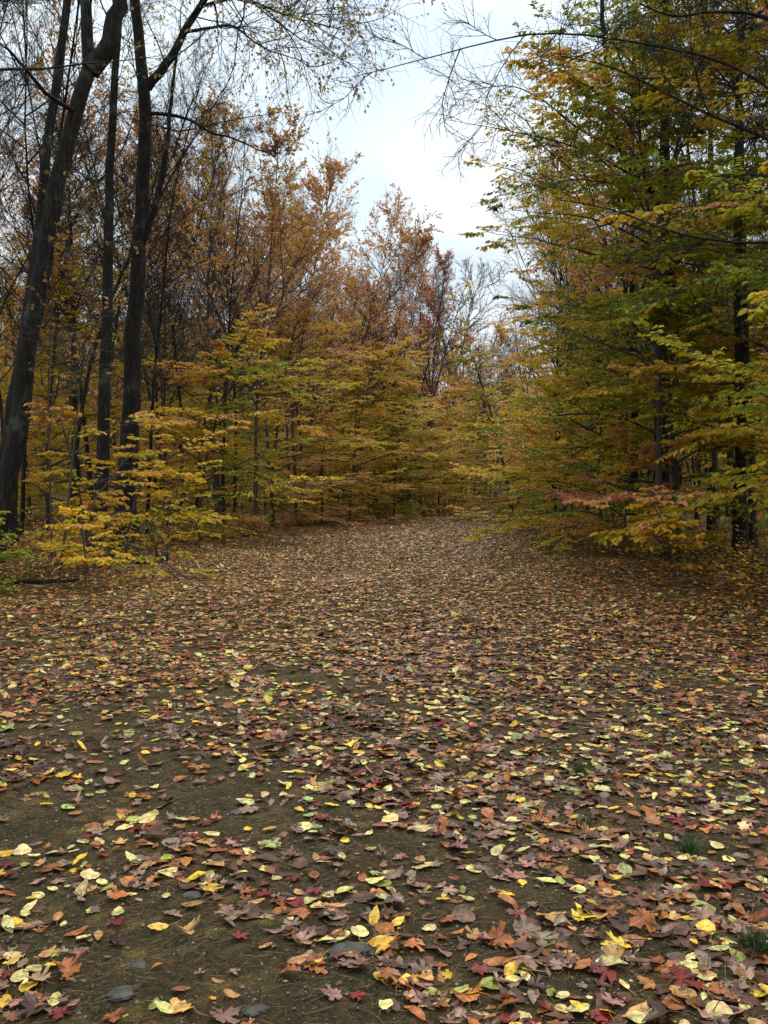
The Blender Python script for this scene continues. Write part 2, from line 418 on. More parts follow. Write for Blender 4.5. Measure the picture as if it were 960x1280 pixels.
    ad2 = N(nd, 'ShaderNodeMath', _operation='MULTIPLY_ADD'); lk.new(mxv.outputs[0], ad2.inputs[0]); ad2.inputs[1].default_value = -.6; lk.new(ad.outputs[0], ad2.inputs[2])
    b = N(nd, 'ShaderNodeBump', Strength=.45, Distance=.003); lk.new(ad2.outputs[0], b.inputs['Height']); lk.new(b.outputs[0], p.inputs['Normal'])
    tr = nd.new('ShaderNodeBsdfTranslucent'); lk.new(vl.outputs[0], tr.inputs[0])
    mx = nd.new('ShaderNodeMixShader'); mx.inputs[0].default_value = .12; lk.new(p.outputs[0], mx.inputs[1]); lk.new(tr.outputs[0], mx.inputs[2])
    o = nd.new('ShaderNodeOutputMaterial'); lk.new(mx.outputs[0], o.inputs[0])
    return m
M_gleaf = ground_leaf_material('fallen_leaf_blade', .22)

def ground_material():
    m, nt, nd, lk = newmat('woodland_soil')
    tc = nd.new('ShaderNodeTexCoord')
    at = N(nd, 'ShaderNodeAttribute', _attribute_name='col')     # R: forest litter, G: moss
    sp = nd.new('ShaderNodeSeparateColor'); lk.new(at.outputs['Color'], sp.inputs[0])
    n1 = N(nd, 'ShaderNodeTexNoise', Scale=3., Detail=10., Roughness=.7); lk.new(tc.outputs['Object'], n1.inputs[0])
    n2 = N(nd, 'ShaderNodeTexNoise', Scale=45., Detail=8., Roughness=.75); lk.new(tc.outputs['Object'], n2.inputs[0])
    n3 = N(nd, 'ShaderNodeTexNoise', Scale=1.1, Detail=6., Roughness=.65); lk.new(tc.outputs['Object'], n3.inputs[0])
    dirt = ramp(nd, [(.34, (.014, .0105, .0045)), (.5, (.042, .031, .014)), (.66, (.098, .073, .035))]); lk.new(n2.outputs[0], dirt.inputs[0])
    moss = ramp(nd, [(.35, (.014, .014, .004)), (.6, (.044, .040, .012)), (.8, (.09, .08, .026))]); lk.new(n2.outputs[0], moss.inputs[0])
    mf = ramp(nd, [(.34, .1), (.62, .9)]); lk.new(n3.outputs[0], mf.inputs[0])
    n5 = N(nd, 'ShaderNodeTexNoise', Scale=120., Detail=6., Roughness=.8); lk.new(tc.outputs['Object'], n5.inputs[0])
    r5 = ramp(nd, [(.42, .25), (.58, 1.)]); lk.new(n5.outputs[0], r5.inputs[0])
    mfm = N(nd, 'ShaderNodeMath', _operation='MULTIPLY'); lk.new(mf.outputs[0], mfm.inputs[0]); lk.new(r5.outputs[0], mfm.inputs[1])
    a = nd.new('ShaderNodeMixRGB'); lk.new(mfm.outputs[0], a.inputs[0]); lk.new(dirt.outputs[0], a.inputs[1]); lk.new(moss.outputs[0], a.inputs[2])
    # leaf litter: cells of several leaf colours
    wv = N(nd, 'ShaderNodeTexNoise', Scale=9., Detail=2.); lk.new(tc.outputs['Object'], wv.inputs[0])
    mxw = N(nd, 'ShaderNodeMixRGB'); mxw.inputs[0].default_value = .06; lk.new(tc.outputs['Object'], mxw.inputs[1]); lk.new(wv.outputs['Color'], mxw.inputs[2])
    vo = N(nd, 'ShaderNodeTexVoronoi', Scale=14., Randomness=1.); lk.new(mxw.outputs[0], vo.inputs[0])
    sc = nd.new('ShaderNodeSeparateColor'); lk.new(vo.outputs['Color'], sc.inputs[0])
    lc = ramp(nd, [(0., (.06, .028, .010)), (.3, (.11, .052, .018)), (.5, (.17, .085, .025)), (.68, (.15, .095, .045)), (.82, (.24, .15, .045)), (.95, (.32, .22, .06))]); lk.new(sc.outputs[0], lc.inputs[0])
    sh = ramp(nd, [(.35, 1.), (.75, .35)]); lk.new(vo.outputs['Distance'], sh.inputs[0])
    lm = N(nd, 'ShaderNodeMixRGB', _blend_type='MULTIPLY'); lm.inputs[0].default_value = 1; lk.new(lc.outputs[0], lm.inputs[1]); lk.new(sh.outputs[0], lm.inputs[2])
    f = N(nd, 'ShaderNodeMath', _operation='MULTIPLY_ADD'); lk.new(n1.outputs[0], f.inputs[0]); f.inputs[1].default_value = 1.6; f.inputs[2].default_value = -1.3
    f2 = N(nd, 'ShaderNodeMath', _operation='ADD'); lk.new(f.outputs[0], f2.inputs[0]); lk.new(sp.outputs[0], f2.inputs[1]); f2.use_clamp = True
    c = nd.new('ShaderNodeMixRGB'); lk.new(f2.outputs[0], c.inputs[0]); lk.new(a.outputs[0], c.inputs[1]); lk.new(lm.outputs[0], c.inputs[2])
    p = N(nd, 'ShaderNodeBsdfPrincipled', Roughness=.85); p.inputs['Specular IOR Level'].default_value = .12
    r6 = ramp(nd, [(.36, .35), (.5, 1.), (.66, 2.1)]); lk.new(n5.outputs[0], r6.inputs[0])
    c6 = N(nd, 'ShaderNodeMixRGB', _blend_type='MULTIPLY'); c6.inputs[0].default_value = 1; lk.new(c.outputs[0], c6.inputs[1]); lk.new(r6.outputs[0], c6.inputs[2])
    lk.new(c6.outputs[0], p.inputs['Base Color'])
    hh = N(nd, 'ShaderNodeMath', _operation='MULTIPLY_ADD'); lk.new(sh.outputs[0], hh.inputs[0]); lk.new(f2.outputs[0], hh.inputs[1]); 
    n7 = N(nd, 'ShaderNodeMath', _operation='ADD'); lk.new(n2.outputs[0], n7.inputs[0]); lk.new(n5.outputs[0], n7.inputs[1]); lk.new(n7.outputs[0], hh.inputs[2])
    b = N(nd, 'ShaderNodeBump', Strength=.8, Distance=.02); lk.new(hh.outputs[0], b.inputs['Height']); lk.new(b.outputs[0], p.inputs['Normal'])
    o = nd.new('ShaderNodeOutputMaterial'); lk.new(p.outputs[0], o.inputs[0])
    return m

# ------------------------------------------------------------------ ground sheet
def axis(lo, hi, c, step, g):
    up = [c]; s = step
    while up[-1] < hi: up.append(up[-1] + s); s = s * g if up[-1] - c > 4 else s
    dn = [c]; s = step
    while dn[-1] > lo: dn.append(dn[-1] - s); s = s * g if c - dn[-1] > 2.5 else s
    return np.array(dn[::-1][:-1] + up)
gx = axis(-420, 420, 0, .06, 1.022); gy = axis(-200, 700, 3.2, .05, 1.018)
X, Y = np.meshgrid(gx, gy)
rngg = np.random.default_rng(1)
Z = Hh(X, Y) + rngg.normal(0, .0035, X.shape) * (np.hypot(X, Y) < 12)
o_ = off(X, Y)
litter = np.clip((o_ + 1.2) / 1.6, 0, 1) * .9 + np.clip((Y - 9) / 20, 0, .6)
col = np.stack([np.clip(litter, 0, 1), np.zeros_like(X), np.zeros_like(X)], -1).reshape(-1, 3)
nx, ny = len(gx), len(gy)
i = np.arange(ny - 1)[:, None] * nx + np.arange(nx - 1)[None, :]
fa = np.stack([i, i + 1, i + nx + 1, i + nx], -1).reshape(-1, 4)
gm = mesh_from('ground', np.stack([X, Y, Z], -1).reshape(-1, 3), [fa], col=col, smooth=True)
tag(obj('ground', gm, ground_material()), kind='structure')

# ------------------------------------------------------------------ fallen leaves
def outline(pts, rings=1):
    """half outline (x>=0) from base to tip, mirrored; returns verts2d, faces as triangles round a midrib"""
    h = np.array(pts, float); n = len(h)
    mid = np.stack([np.zeros(n), h[:, 1]], -1)
    V = [mid, h[1:-1], h[1:-1] * [-1, 1]]
    Vv = np.concatenate(V); tri = []
    Rr = lambda k: k if k in (0, n - 1) else n + k - 1
    Ll = lambda k: k if k in (0, n - 1) else n + (n - 2) + k - 1
    for k in range(n - 1):
        for q, fl in ((Rr, False), (Ll, True)):
            a, b, c, d = k, q(k), q(k + 1), k + 1
            f = [(a, b, c), (a, c, d)]
            for t in f:
                if len(set(t)) == 3: tri.append(t[::-1] if fl else t)
    return Vv, np.array(tri)
def oval(w, p=1.0, n=9, serr=0):
    t = np.linspace(0, 1, n); x = w * np.sin(np.pi * t ** p) ** .8
    x[0] = x[-1] = 0
    if serr: x[1:-1:2] *= (1 - serr)
    return outline(np.stack([x, t], -1))
def fan(poly):
    P = np.array(poly, float); V = np.concatenate([[[0, .42]], P]); n = len(P)
    return V, np.array([(0, 1 + k, 1 + (k + 1) % n) for k in range(n)])
def maple(sharp=1.0):
    half = [(0, 0), (.10, .05), (.22, -.03), (.30, .10), (.42, .12), (.36, .24), (.28, .30), (.44, .40), (.60, .44), (.53, .56), (.56, .68), (.40, .62), (.22, .52), (.20, .70), (.26, .80), (.12, .84), (0, 1.06)]
    h = [(x, y) for x, y in half]
    return fan(h + [(-x, y) for x, y in h[-2:0:-1]])
def oak():
    half = [(0, 0), (.06, .12), (.18, .16), (.20, .24), (.12, .30), (.26, .40), (.32, .50), (.18, .56), (.28, .68), (.26, .78), (.13, .80), (.10, .94), (0, 1)]
    return outline(half)
SH = {'oval': oval(.29, .9, 11, .05), 'pointed': oval(.24, .72, 11, .06), 'round': oval(.44, .85, 10), 'maple': maple(), 'oak': oak()}
LOW = {'oval': oval(.30, .9, 4), 'pointed': oval(.26, .72, 4), 'round': oval(.42, .85, 4), 'maple': fan([(0, 0), (.42, .12), (.25, .35), (.58, .6), (.2, .6), (0, 1.05), (-.2, .6), (-.58, .6), (-.25, .35), (-.42, .12)]), 'oak': oval(.28, .9, 4)}
SHN = list(SH)
COLS = {'pale yellow': srgb(206, 188, 118), 'golden yellow': srgb(214, 170, 50), 'yellow-green': srgb(142, 146, 58), 'pale green': srgb(150, 158, 92),
        'grey-brown': srgb(132, 104, 84), 'chestnut brown': srgb(142, 82, 40), 'dark red': srgb(112, 32, 30), 'orange': srgb(164, 98, 42), 'tan': srgb(182, 134, 78), 'dark brown': srgb(68, 44, 32), 'dusty pink': srgb(150, 106, 92)}
CN = list(COLS)
CV = np.array([COLS[c] for c in CN])
#            py   gy   yg   pg   mg   cb   dr   or   tn   db   dp
W_near = np.array([.20, .11, .06, .03, .22, .17, .06, .08, .10, .07, .05])
W_mid = np.array([.13, .09, .02, .01, .06, .30, .05, .20, .24, .04, .01])
W_edge = np.array([.06, .08, .03, .01, .06, .36, .07, .19, .13, .06, .01])
SHAPE_FOR = {'pale yellow': [.36, .14, .46, .04, 0], 'golden yellow': [.40, .2, .34, .06, 0], 'yellow-green': [.4, .2, .35, .05, 0], 'pale green': [.4, .2, .35, .05, 0],
             'grey-brown': [.18, .12, .1, .52, .08], 'chestnut brown': [.32, .22, .1, .2, .16], 'dark red': [.15, 0, .05, .8, 0], 'orange': [.4, .15, .15, .22, .08], 'tan': [.4, .25, .15, .1, .1], 'dark brown': [.2, .1, 0, .55, .15], 'dusty pink': [.1, 0, 0, .9, 0]}
SHP = np.array([SHAPE_FOR[c] for c in CN])

def leafmesh(name, tmpl, P, yaw, tilt, tdir, size, c, curl, curl2, uvs=True):
    V2, Fc = tmpl; m = len(P); n = len(V2)
    rw = np.random.default_rng(m * 7 + n)
    y = np.broadcast_to(V2[None, :, 1] - .5, (m, n))
    x = V2[None, :, 0] * rw.uniform(.72, 1.2, (m, 1)) * np.where(V2[None, :, 0] > 0, rw.uniform(.8, 1.1, (m, 1)), rw.uniform(.8, 1.1, (m, 1)))
    x = x + rw.normal(0, .14, (m, 1)) * (y + .5) ** 2 + rw.normal(0, .018, (m, n)) * (np.abs(V2[None, :, 0]) > .02)
    y = y + rw.normal(0, .022, (m, n)) * (np.abs(V2[None, :, 0]) > .02)
    z = curl[:, None] * (x ** 2) * 2.2 + curl2[:, None] * (y ** 2 - .08) * 1.1 + .05 * np.sin(9 * y + 17 * x + yaw[:, None] * 5) * (np.abs(x) + .15)
    L = np.stack([np.broadcast_to(x, z.shape), np.broadcast_to(y, z.shape), z], -1) * size[:, None, None]
    # tilt about a horizontal axis tdir then yaw
    a = np.stack([np.cos(tdir), np.sin(tdir), np.zeros(m)], -1)[:, None, :]
    ct, st = np.cos(tilt)[:, None, None], np.sin(tilt)[:, None, None]
    cy, sy = np.cos(yaw)[:, None], np.sin(yaw)[:, None]
    Lr = np.stack([L[..., 0] * cy - L[..., 1] * sy, L[..., 0] * sy + L[..., 1] * cy, L[..., 2]], -1)
    Lr = Lr * ct + np.cross(a, Lr) * st + a * (a * Lr).sum(-1, keepdims=True) * (1 - ct)
    W = Lr + P[:, None, :]
    gz = Hh(W[..., 0], W[..., 1]) + .003
    lo = (W[..., 2] - gz).min(1)
    W[..., 2] -= np.minimum(lo, 0)[:, None]
    return W, Fc

rl = np.random.default_rng(77)
def sample(y0, y1, dens, marg=5.0):
    A = (y1 - y0); wmax = .46 * y1 + marg
    n = int(A * 2 * wmax * dens)
    y = rl.uniform(y0, y1, n); x = rl.uniform(-wmax, wmax, n)
    k = np.abs(x) < .46 * y + marg
    return x[k], y[k]
def nz(x, y, s, ph=0.):
    return (np.sin(x * s + ph + 1.3 * np.sin(y * s * .7 + ph)) + np.sin(y * s * 1.3 - ph + 1.7 * np.sin(x * s * .9)) + np.sin((x + y) * s * 2.1 + ph * 2) * .7) / 2.7

STONES = [(437, 1188, .085, 1.2), (172, 1205, .05, .9), (240, 1122, .07, .55), (320, 1272, .055, 1.), (295, 1017, .07, .5), (150, 1243, .08, .6), (435, 1132, .05, .9)]
def at(px, py):
    d = EYE * F / (py - HZ); return (px - 480) / F * d, d
SXY = np.array([at(a, b) for a, b, c, d in STONES])

def scatter(y0, y1, dens, wn, size, frag=1.0):
    x, y = sample(y0, y1, dens)
    o = off(x, y)
    # bare patches on the track near the viewer, thick cover towards the right and along the edges
    cover = np.clip(.78 + .9 * nz(x, y, 2.1, .4) + .35 * nz(x, y, 6, 2.) + np.clip((x - .2) * .35, 0, .6) + np.clip((y - 4.5) * .12, -.15, .6) + o * .3, .16 + .45 * np.clip((y - 5) / 4, 0, 1), 1)
    k = rl.random(len(x)) < cover * np.where(o > 6, .6, 1)
    x, y, o = x[k], y[k], o[k]
    sd = np.min(np.hypot(x[:, None] - SXY[None, :, 0], y[:, None] - SXY[None, :, 1]), 1) if y0 < 7 and len(x) < 200000 else np.full(len(x), 9.)
    k = sd > .05; x, y, o = x[k], y[k], o[k]
    m = len(x)
    ins = np.minimum(x - xl(y), xr(y) - x); e = np.clip((2.6 - ins + .8 * nz(x, y, 1.1, 1.)) / 2.4, 0, 1)[:, None] * np.where(o > 0, 1, .9)[:, None]
    nearw = np.clip((9 - y) / 4, 0, 1)[:, None]
    Wt = (W_near * nearw + W_mid * (1 - nearw)) * (1 - e) + W_edge * e
    # patches where one species dominates
    pt = nz(x, y, .8, 5.)[:, None]
    Wt = Wt * (1 + np.clip(pt, -.8, .8) * np.array([.5, .3, .3, .3, -.6, -.3, .2, .3, 0, 0, 0])[None])
    Wt /= Wt.sum(1, keepdims=True)
    ci = (np.cumsum(Wt, 1) < rl.random(m)[:, None]).sum(1).clip(0, len(CN) - 1)
    cs = np.cumsum(SHP[ci] / SHP[ci].sum(1, keepdims=True), 1)
    si = (cs < rl.random(m)[:, None]).sum(1).clip(0, 4)
    bs = np.array([.062, .066, .058, .058, .074])[si] * size
    sz = bs * np.clip(rl.lognormal(0, .27, m), .5, 1.6)
    c = CV[ci] * rl.uniform(.7, 1.2, (m, 1)) * (1 + rl.normal(0, .06, (m, 3)))
    z = Hh(x, y) + rl.uniform(.004, .016, m)
    tilt = np.abs(rl.normal(0, .16, m)); big = rl.random(m) < .12; tilt[big] += rl.uniform(.1, .5, big.sum())
    brown = np.isin(ci, [4, 5, 9, 7, 8, 10])
    curl = rl.normal(.06, .14, m) + np.where(brown, rl.normal(.10, .20, m), 0)
    curl2 = rl.normal(.05, .14, m) + np.where(brown, rl.normal(.05, .2, m), 0)
    sz = sz * frag
    return dict(x=x, y=y, z=z, ci=ci, si=si, sz=sz, c=c, tilt=tilt, curl=curl, curl2=curl2, yaw=rl.uniform(0, 6.283, m), td=rl.uniform(0, 6.283, m))
def sub(D, k): return {a: b[k] for a, b in D.items()}
def build_leaves(D, T, stems=False):
    Vs, Fs, Cs, Us, n = [], [], [], [], 0
    for s in range(5):
        k = np.nonzero(D['si'] == s)[0]
        if not len(k): continue
        d = sub(D, k); V2, Fc = T[SHN[s]]
        W, Fc = leafmesh('', T[SHN[s]], np.stack([d['x'], d['y'], d['z']], -1), d['yaw'], d['tilt'], d['td'], d['sz'], d['c'], d['curl'], d['curl2'])
        m, q = W.shape[:2]
        Vs.append(W.reshape(-1, 3)); Fs.append((np.arange(m)[:, None, None] * q + Fc[None] + n).reshape(-1, 3)); n += m * q
        # blotched colour towards the leaf's rim
        r = np.abs(V2[:, 0]) + .15 * np.sin(V2[:, 1] * 13)
        cc = np.repeat(d['c'][:, None, :], q, 1) * (1 + .25 * np.sin(r[None, :, None] * 9 + d['yaw'][:, None, None] * 3))
        Cs.append(cc.reshape(-1, 3)); Us.append(np.broadcast_to(V2[None], (m, q, 2)).reshape(-1, 2))
    return np.concatenate(Vs), np.concatenate(Fs), np.clip(np.concatenate(Cs), .004, .8), np.concatenate(Us)

near = scatter(.2, 9, 260, None, 1.0)
NEAR = near
# the 300 that show largest become leaves of their own
px = 480 + near['x'] / near['y'] * F; py = HZ + EYE * F / near['y']
infr = (px > -10) & (px < 970) & (py < 1295) & (py > HZ)
score = np.where(infr, near['sz'] ** 2 / near['y'] ** 3, 0)
order = np.argsort(-score); single = order[:300]; restk = np.setdiff1d(np.arange(len(px)), single)
V, Fq, C, U = build_leaves(sub(near, restk), SH)
mat = scatter(.2, 12, 200, None, 1.1); km = nz(mat['x'], mat['y'], 2.1, .4) + np.clip(mat['x'] * .25, -.3, .5) > -.15; mat = sub(mat, km)
kb = rl.random(len(mat['x'])) < .85; mat['c'][kb] = srgb(86, 54, 36) * rl.uniform(.5, 1.3, (kb.sum(), 1)); mat['z'] -= .004; mat['tilt'] *= .6
Vm, Fm, Cm, Um = build_leaves(mat, LOW); Fq = np.concatenate([Fq, Fm + len(V)]); V = np.concatenate([V, Vm]); C = np.concatenate([C, Cm]); U = np.concatenate([U, Um])
bits = scatter(.6, 8, 330, None, 1.0, .26); bits['c'] = np.where(rl.random(len(bits['c']))[:, None] < .75, srgb(96, 62, 36) * rl.uniform(.4, 1.3, (len(bits['c']), 1)), bits['c']); bits['z'] -= .004
Vb, Fb_, Cb, Ub = build_leaves(bits, LOW); Fq = np.concatenate([Fq, Fb_ + len(V)]); V = np.concatenate([V, Vb]); C = np.concatenate([C, Cb]); U = np.concatenate([U, Ub])
mid = scatter(9, 22, 270, None, 1.05); V2_, F2_, C2_, U2_ = build_leaves(mid, LOW)
far = scatter(22, 75, 110, None, 1.35); far = sub(far, off(far['x'], far['y']) < 14); V3_, F3_, C3_, U3_ = build_leaves(far, LOW)
nV = len(V); nV2 = nV + len(V2_)
me = mesh_from('fallen_leaves', np.concatenate([V, V2_, V3_]), [np.concatenate([Fq, F2_ + nV, F3_ + nV2])], col=np.concatenate([C, C2_, C3_]), uv=np.concatenate([U, U2_, U3_]))
tag(obj('fallen_leaves', me, M_gleaf), 'carpet of fallen autumn leaves covering the track and the woodland floor', 'fallen leaves', kind='stuff')

SHWORD = {'oval': 'oval', 'pointed': 'pointed', 'round': 'round', 'maple': 'maple', 'oak': 'lobed'}
used = {}
xs, ys = near['x'], near['y']
for idx in sorted(single, key=lambda i_: near['y'][i_]):
    d = sub(near, np.array([idx]))
    V, Fq, C, U = build_leaves(d, SH)
    ox, oy = float(d['x'][0]), float(d['y'][0]); oz = float(V[:, 2].min())
    V = V - np.array([ox, oy, oz])
    # a leaf stalk from the base of the blade
    base = V[np.argmin(np.hypot(U[:, 0], U[:, 1]))]; a = d['yaw'][0] - math.pi / 2 + rl.normal(0, .3)
    stl = d['sz'][0] * rl.uniform(.3, .8)
    w = Wood(); pts = np.array([[base, base + [math.cos(a) * stl * .5, math.sin(a) * stl * .5, .002], base + [math.cos(a + .3) * stl, math.sin(a + .3) * stl, -.001]]])
    w.add(pts, taper(.0011, .0007, 3), 3)
    nb_ = len(V)
    c1 = d['c'][0] * np.array([.8, .6, .5])
    Vw = np.concatenate(w.V); Fw = np.concatenate(w.F) + nb_
    lm = mesh_from('fallen_leaf', np.concatenate([V, Vw]), [Fq, Fw], col=np.concatenate([C, np.tile(c1, (len(Vw), 1))]), uv=np.concatenate([U, np.full((len(Vw), 2), .3)]))
    desc = lambda q: f"{CN[near['ci'][q]]} {SHWORD[SHN[near['si'][q]]]} leaf"
    dist = np.hypot(xs - ox, ys - oy); nn = [q for q in np.argsort(dist)[1:5]]
    size = 'large ' if d['sz'][0] > .085 else ('small ' if d['sz'][0] < .055 else '')
    state = 'curled ' if abs(d['curl'][0]) > .5 else ('tilted ' if d['tilt'][0] > .3 else ('flat ' if abs(d['curl'][0]) < .15 else ''))
    sdn = np.hypot(SXY[:, 0] - ox, SXY[:, 1] - oy).min()
    place = ' by a grey stone' if sdn < .16 else ''
    cands = [f"{size}{state}{desc(idx)} beside a {desc(nn[0])}{place}", f"{size}{desc(idx)} between a {desc(nn[0])} and a {desc(nn[1])}", f"{state}{desc(idx)} between a {desc(nn[0])} and a {desc(nn[2])}",
             f"{size}{state}{desc(idx)} close to a {desc(nn[1])} and {desc(nn[2])}", f"{size}{state}{desc(idx)} lying with a {desc(nn[0])}, {desc(nn[1])}"]
    lab = None
    for c_ in cands:
        c_ = c_.replace('a orange', 'an orange')
        if c_ not in used and len(c_.split()) <= 15: lab = c_; break
    if lab is None: lab = f'{desc(idx)} beside a {desc(nn[0])}'.replace('a orange', 'an orange')
    used[lab] = 1
    tag(obj('fallen_leaf', lm, M_gleaf, loc=(ox, oy, oz)), lab, 'leaf', 'fallen leaves lying close by on the track')

# ------------------------------------------------------------------ stones
def stone_material():
    m, nt, nd, lk = newmat('wet_grey_stone')
    tc = nd.new('ShaderNodeTexCoord')
    n1 = N(nd, 'ShaderNodeTexNoise', Scale=18., Detail=8., Roughness=.7); lk.new(tc.outputs['Object'], n1.inputs[0])
    r = ramp(nd, [(.35, (.018, .015, .010)), (.5, (.034, .033, .028)), (.68, (.08, .066, .044))]); lk.new(n1.outputs[0], r.inputs[0])
    p = N(nd, 'ShaderNodeBsdfPrincipled', Roughness=.6); p.inputs['Specular IOR Level'].default_value = .3; lk.new(r.outputs[0], p.inputs['Base Color'])
    b = N(nd, 'ShaderNodeBump', Strength=.5, Distance=.01); lk.new(n1.outputs[0], b.inputs['Height']); lk.new(b.outputs[0], p.inputs['Normal'])
    o = nd.new('ShaderNodeOutputMaterial'); lk.new(p.outputs[0], o.inputs[0]); return m
M_stone = stone_material()
import bmesh
SLAB = ['largest rounded slate-grey stone set in bare soil of the track', 'small dark grey stone beside yellow leaves on bare soil', 'broad flat grey stone sunk into mossy soil',
        'small blue-grey stone half buried by the lowest leaves', 'flat greenish grey stone far up the bare patch of track',
        'wide flat black-grey stone sunk level with the soil', 'little round dark stone just above the big rounded stone']
for k, (a, b, r, asp) in enumerate(STONES):
    x, y = SXY[k]; rg = np.random.default_rng(500 + k)
    bm = bmesh.new(); bmesh.ops.create_icosphere(bm, subdivisions=4, radius=1)
    ph = rg.random(6) * 6
    for v in bm.verts:
        c = v.co
        f = 1 + .12 * math.sin(2.3 * c.x + ph[0]) + .10 * math.sin(3.1 * c.y + ph[1] + c.x) + .05 * math.sin(6 * c.x + 5 * c.y + ph[2]) + .04 * math.sin(11 * c.y + 9 * c.z + ph[3]) - .10 * max(0, math.sin(4 * c.x - 3 * c.y + ph[4])) ** 4 + .03 * math.sin(19 * c.x + 13 * c.y)
        v.co = Vector((c.x * f * r * .5, c.y * f * r * .5 * (asp + .4), c.z * f * r * .15))
    sm = bpy.data.meshes.new('stone'); bm.to_mesh(sm); bm.free()
    for p_ in sm.polygons: p_.use_smooth = True
    tag(obj('stone', sm, M_stone, loc=(x, y, hz(x, y) + r * .015), rz=rg.random() * 6), SLAB[k], 'stone', 'stones showing through the soil')

# ------------------------------------------------------------------ grass, needles, twigs (nobody could count them)
def simple_mat(name, rough=.6, transl=.25):
    m, nt, nd, lk = newmat(name)
    at_ = N(nd, 'ShaderNodeAttribute', _attribute_name='col')
    p = N(nd, 'ShaderNodeBsdfPrincipled', Roughness=rough); lk.new(at_.outputs['Color'], p.inputs['Base Color'])
    tr = nd.new('ShaderNodeBsdfTranslucent'); lk.new(at_.outputs['Color'], tr.inputs[0])
    mx = nd.new('ShaderNodeMixShader'); mx.inputs[0].default_value = transl; lk.new(p.outputs[0], mx.inputs[1]); lk.new(tr.outputs[0], mx.inputs[2])
    o = nd.new('ShaderNodeOutputMaterial'); lk.new(mx.outputs[0], o.inputs[0]); return m
M_grass = simple_mat('grass_blade'); M_need = simple_mat('dry_needle', .6, 0.)
def blades(x, y, h, wd, col, lean):
    m = len(x); a = rl.uniform(0, 6.283, m); s = np.stack([np.cos(a), np.sin(a), 0 * a], -1)
    b = rl.uniform(0, 6.283, m); l = np.stack([np.cos(b), np.sin(b), 0 * b], -1) * (lean * h)[:, None]
    P = np.stack([x, y, Hh(x, y) - .004], -1); up = np.array([0, 0, 1.])
    w_ = wd[:, None]
    v = [P - s * w_, P + s * w_, P + up * (h * .55)[:, None] + l * .35 + s * w_ * .8, P + up * (h * .55)[:, None] + l * .35 - s * w_ * .8, P + up * (h * .9)[:, None] * (1 - .3 * lean[:, None]) + l]
    V = np.stack(v, 1).reshape(-1, 3); q = np.arange(m)[:, None] * 5
    return V, q + np.array([[0, 1, 2, 3]]), q + np.array([[3, 2, 4]]), np.repeat(col, 5, 0)
gx_, gy_ = sample(.4, 34, 520, 3.)
o = off(gx_, gy_)
e = np.clip(1 - np.abs((np.minimum(gx_ - xl(gy_), xr(gy_) - gx_)) - .7) / 1.6, 0, 1)
cl = nz(gx_, gy_, 2.6, 3.)
dens = np.clip(cl - .25, 0, 1) * (e * 1.4 + .5 * (gx_ > .5) * (gy_ < 8) + .6 * (gx_ < -1.2) * (gy_ > 4.5)) * 3.0 * np.clip(1.3 - gy_ / 30, .15, 1) + .012
k = (rl.random(len(gx_)) < dens) & (o < 2.5)
gx_, gy_ = gx_[k], gy_[k]; m = len(gx_)
gc = srgb(92, 106, 46) * rl.uniform(.5, 1.5, (m, 1)); dry = rl.random(m) < .25; gc[dry] = srgb(130, 110, 60) * rl.uniform(.5, 1.1, (dry.sum(), 1))
V, Fa, Fb, C = blades(gx_, gy_, rl.uniform(.03, .10, m), np.full(m, .0020), gc, rl.uniform(.2, 1.2, m))
tag(obj('grass', mesh_from('grass', V, [Fa, Fb], col=C), M_grass), 'short green grass growing in wisps along the verges of the track', 'grass', kind='stuff')
# one taller tuft at the verge by the viewer
def tuft(x0, y0, n, h, rad, label, c=(52, 72, 30)):
    x = x0 + rl.normal(0, rad, n); y = y0 + rl.normal(0, rad, n)
    V, Fa, Fb, C = blades(x, y, rl.uniform(.5, 1, n) * h, np.full(n, .0022), srgb(*c) * rl.uniform(.5, 1.4, (n, 1)), rl.uniform(.2, .9, n))
    V = V - np.array([x0, y0, hz(x0, y0)])
    tag(obj('grass_tuft', mesh_from('grass_tuft', V, [Fa, Fb], col=C), M_grass, loc=(x0, y0, hz(x0, y0))), label, 'grass tuft')
for a, b, n, h, r, l in [(945, 1195, 120, .13, .022, 'thick green grass tuft among brown maple leaves at the track edge'), (722, 960, 70, .10, .022, 'green grass tuft with upright blades amid the leaf carpet'),
                         (860, 1060, 90, .11, .022, 'loose spreading grass tuft between red and brown leaves'), (730, 1030, 60, .10, .022, 'thin grass tuft on the mossy strip of track')]:
    x, y = at(a, b); tuft(x, y, n, h, r, l)

nx_, ny_ = sample(.5, 8, 480, 2.5); m = len(nx_)
a = rl.normal(.6, .9, m); ln = rl.uniform(.03, .09, m)
P = np.stack([nx_, ny_, Hh(nx_, ny_) + rl.uniform(.002, .01, m)], -1); dd = np.stack([np.cos(a), np.sin(a), rl.normal(0, .03, m)], -1)
bend = np.stack([-np.sin(a), np.cos(a), 0 * a], -1) * (rl.normal(0, .05, m) * ln)[:, None]
L = np.stack([P - dd * ln[:, None] / 2, P + bend, P + dd * ln[:, None] / 2], 1)
w = Wood(); w.add(L, np.full((m, 3), .0007), 3)
nc = srgb(108, 78, 42) * rl.uniform(.4, 1.3, (m, 1))
tag(obj('pine_needles', mesh_from('pine_needles', np.concatenate(w.V), [np.concatenate(w.F)], col=np.repeat(nc, 9, 0)), M_need), 'dry tan pine needles strewn over the bare soil of the track', 'pine needles', kind='stuff')

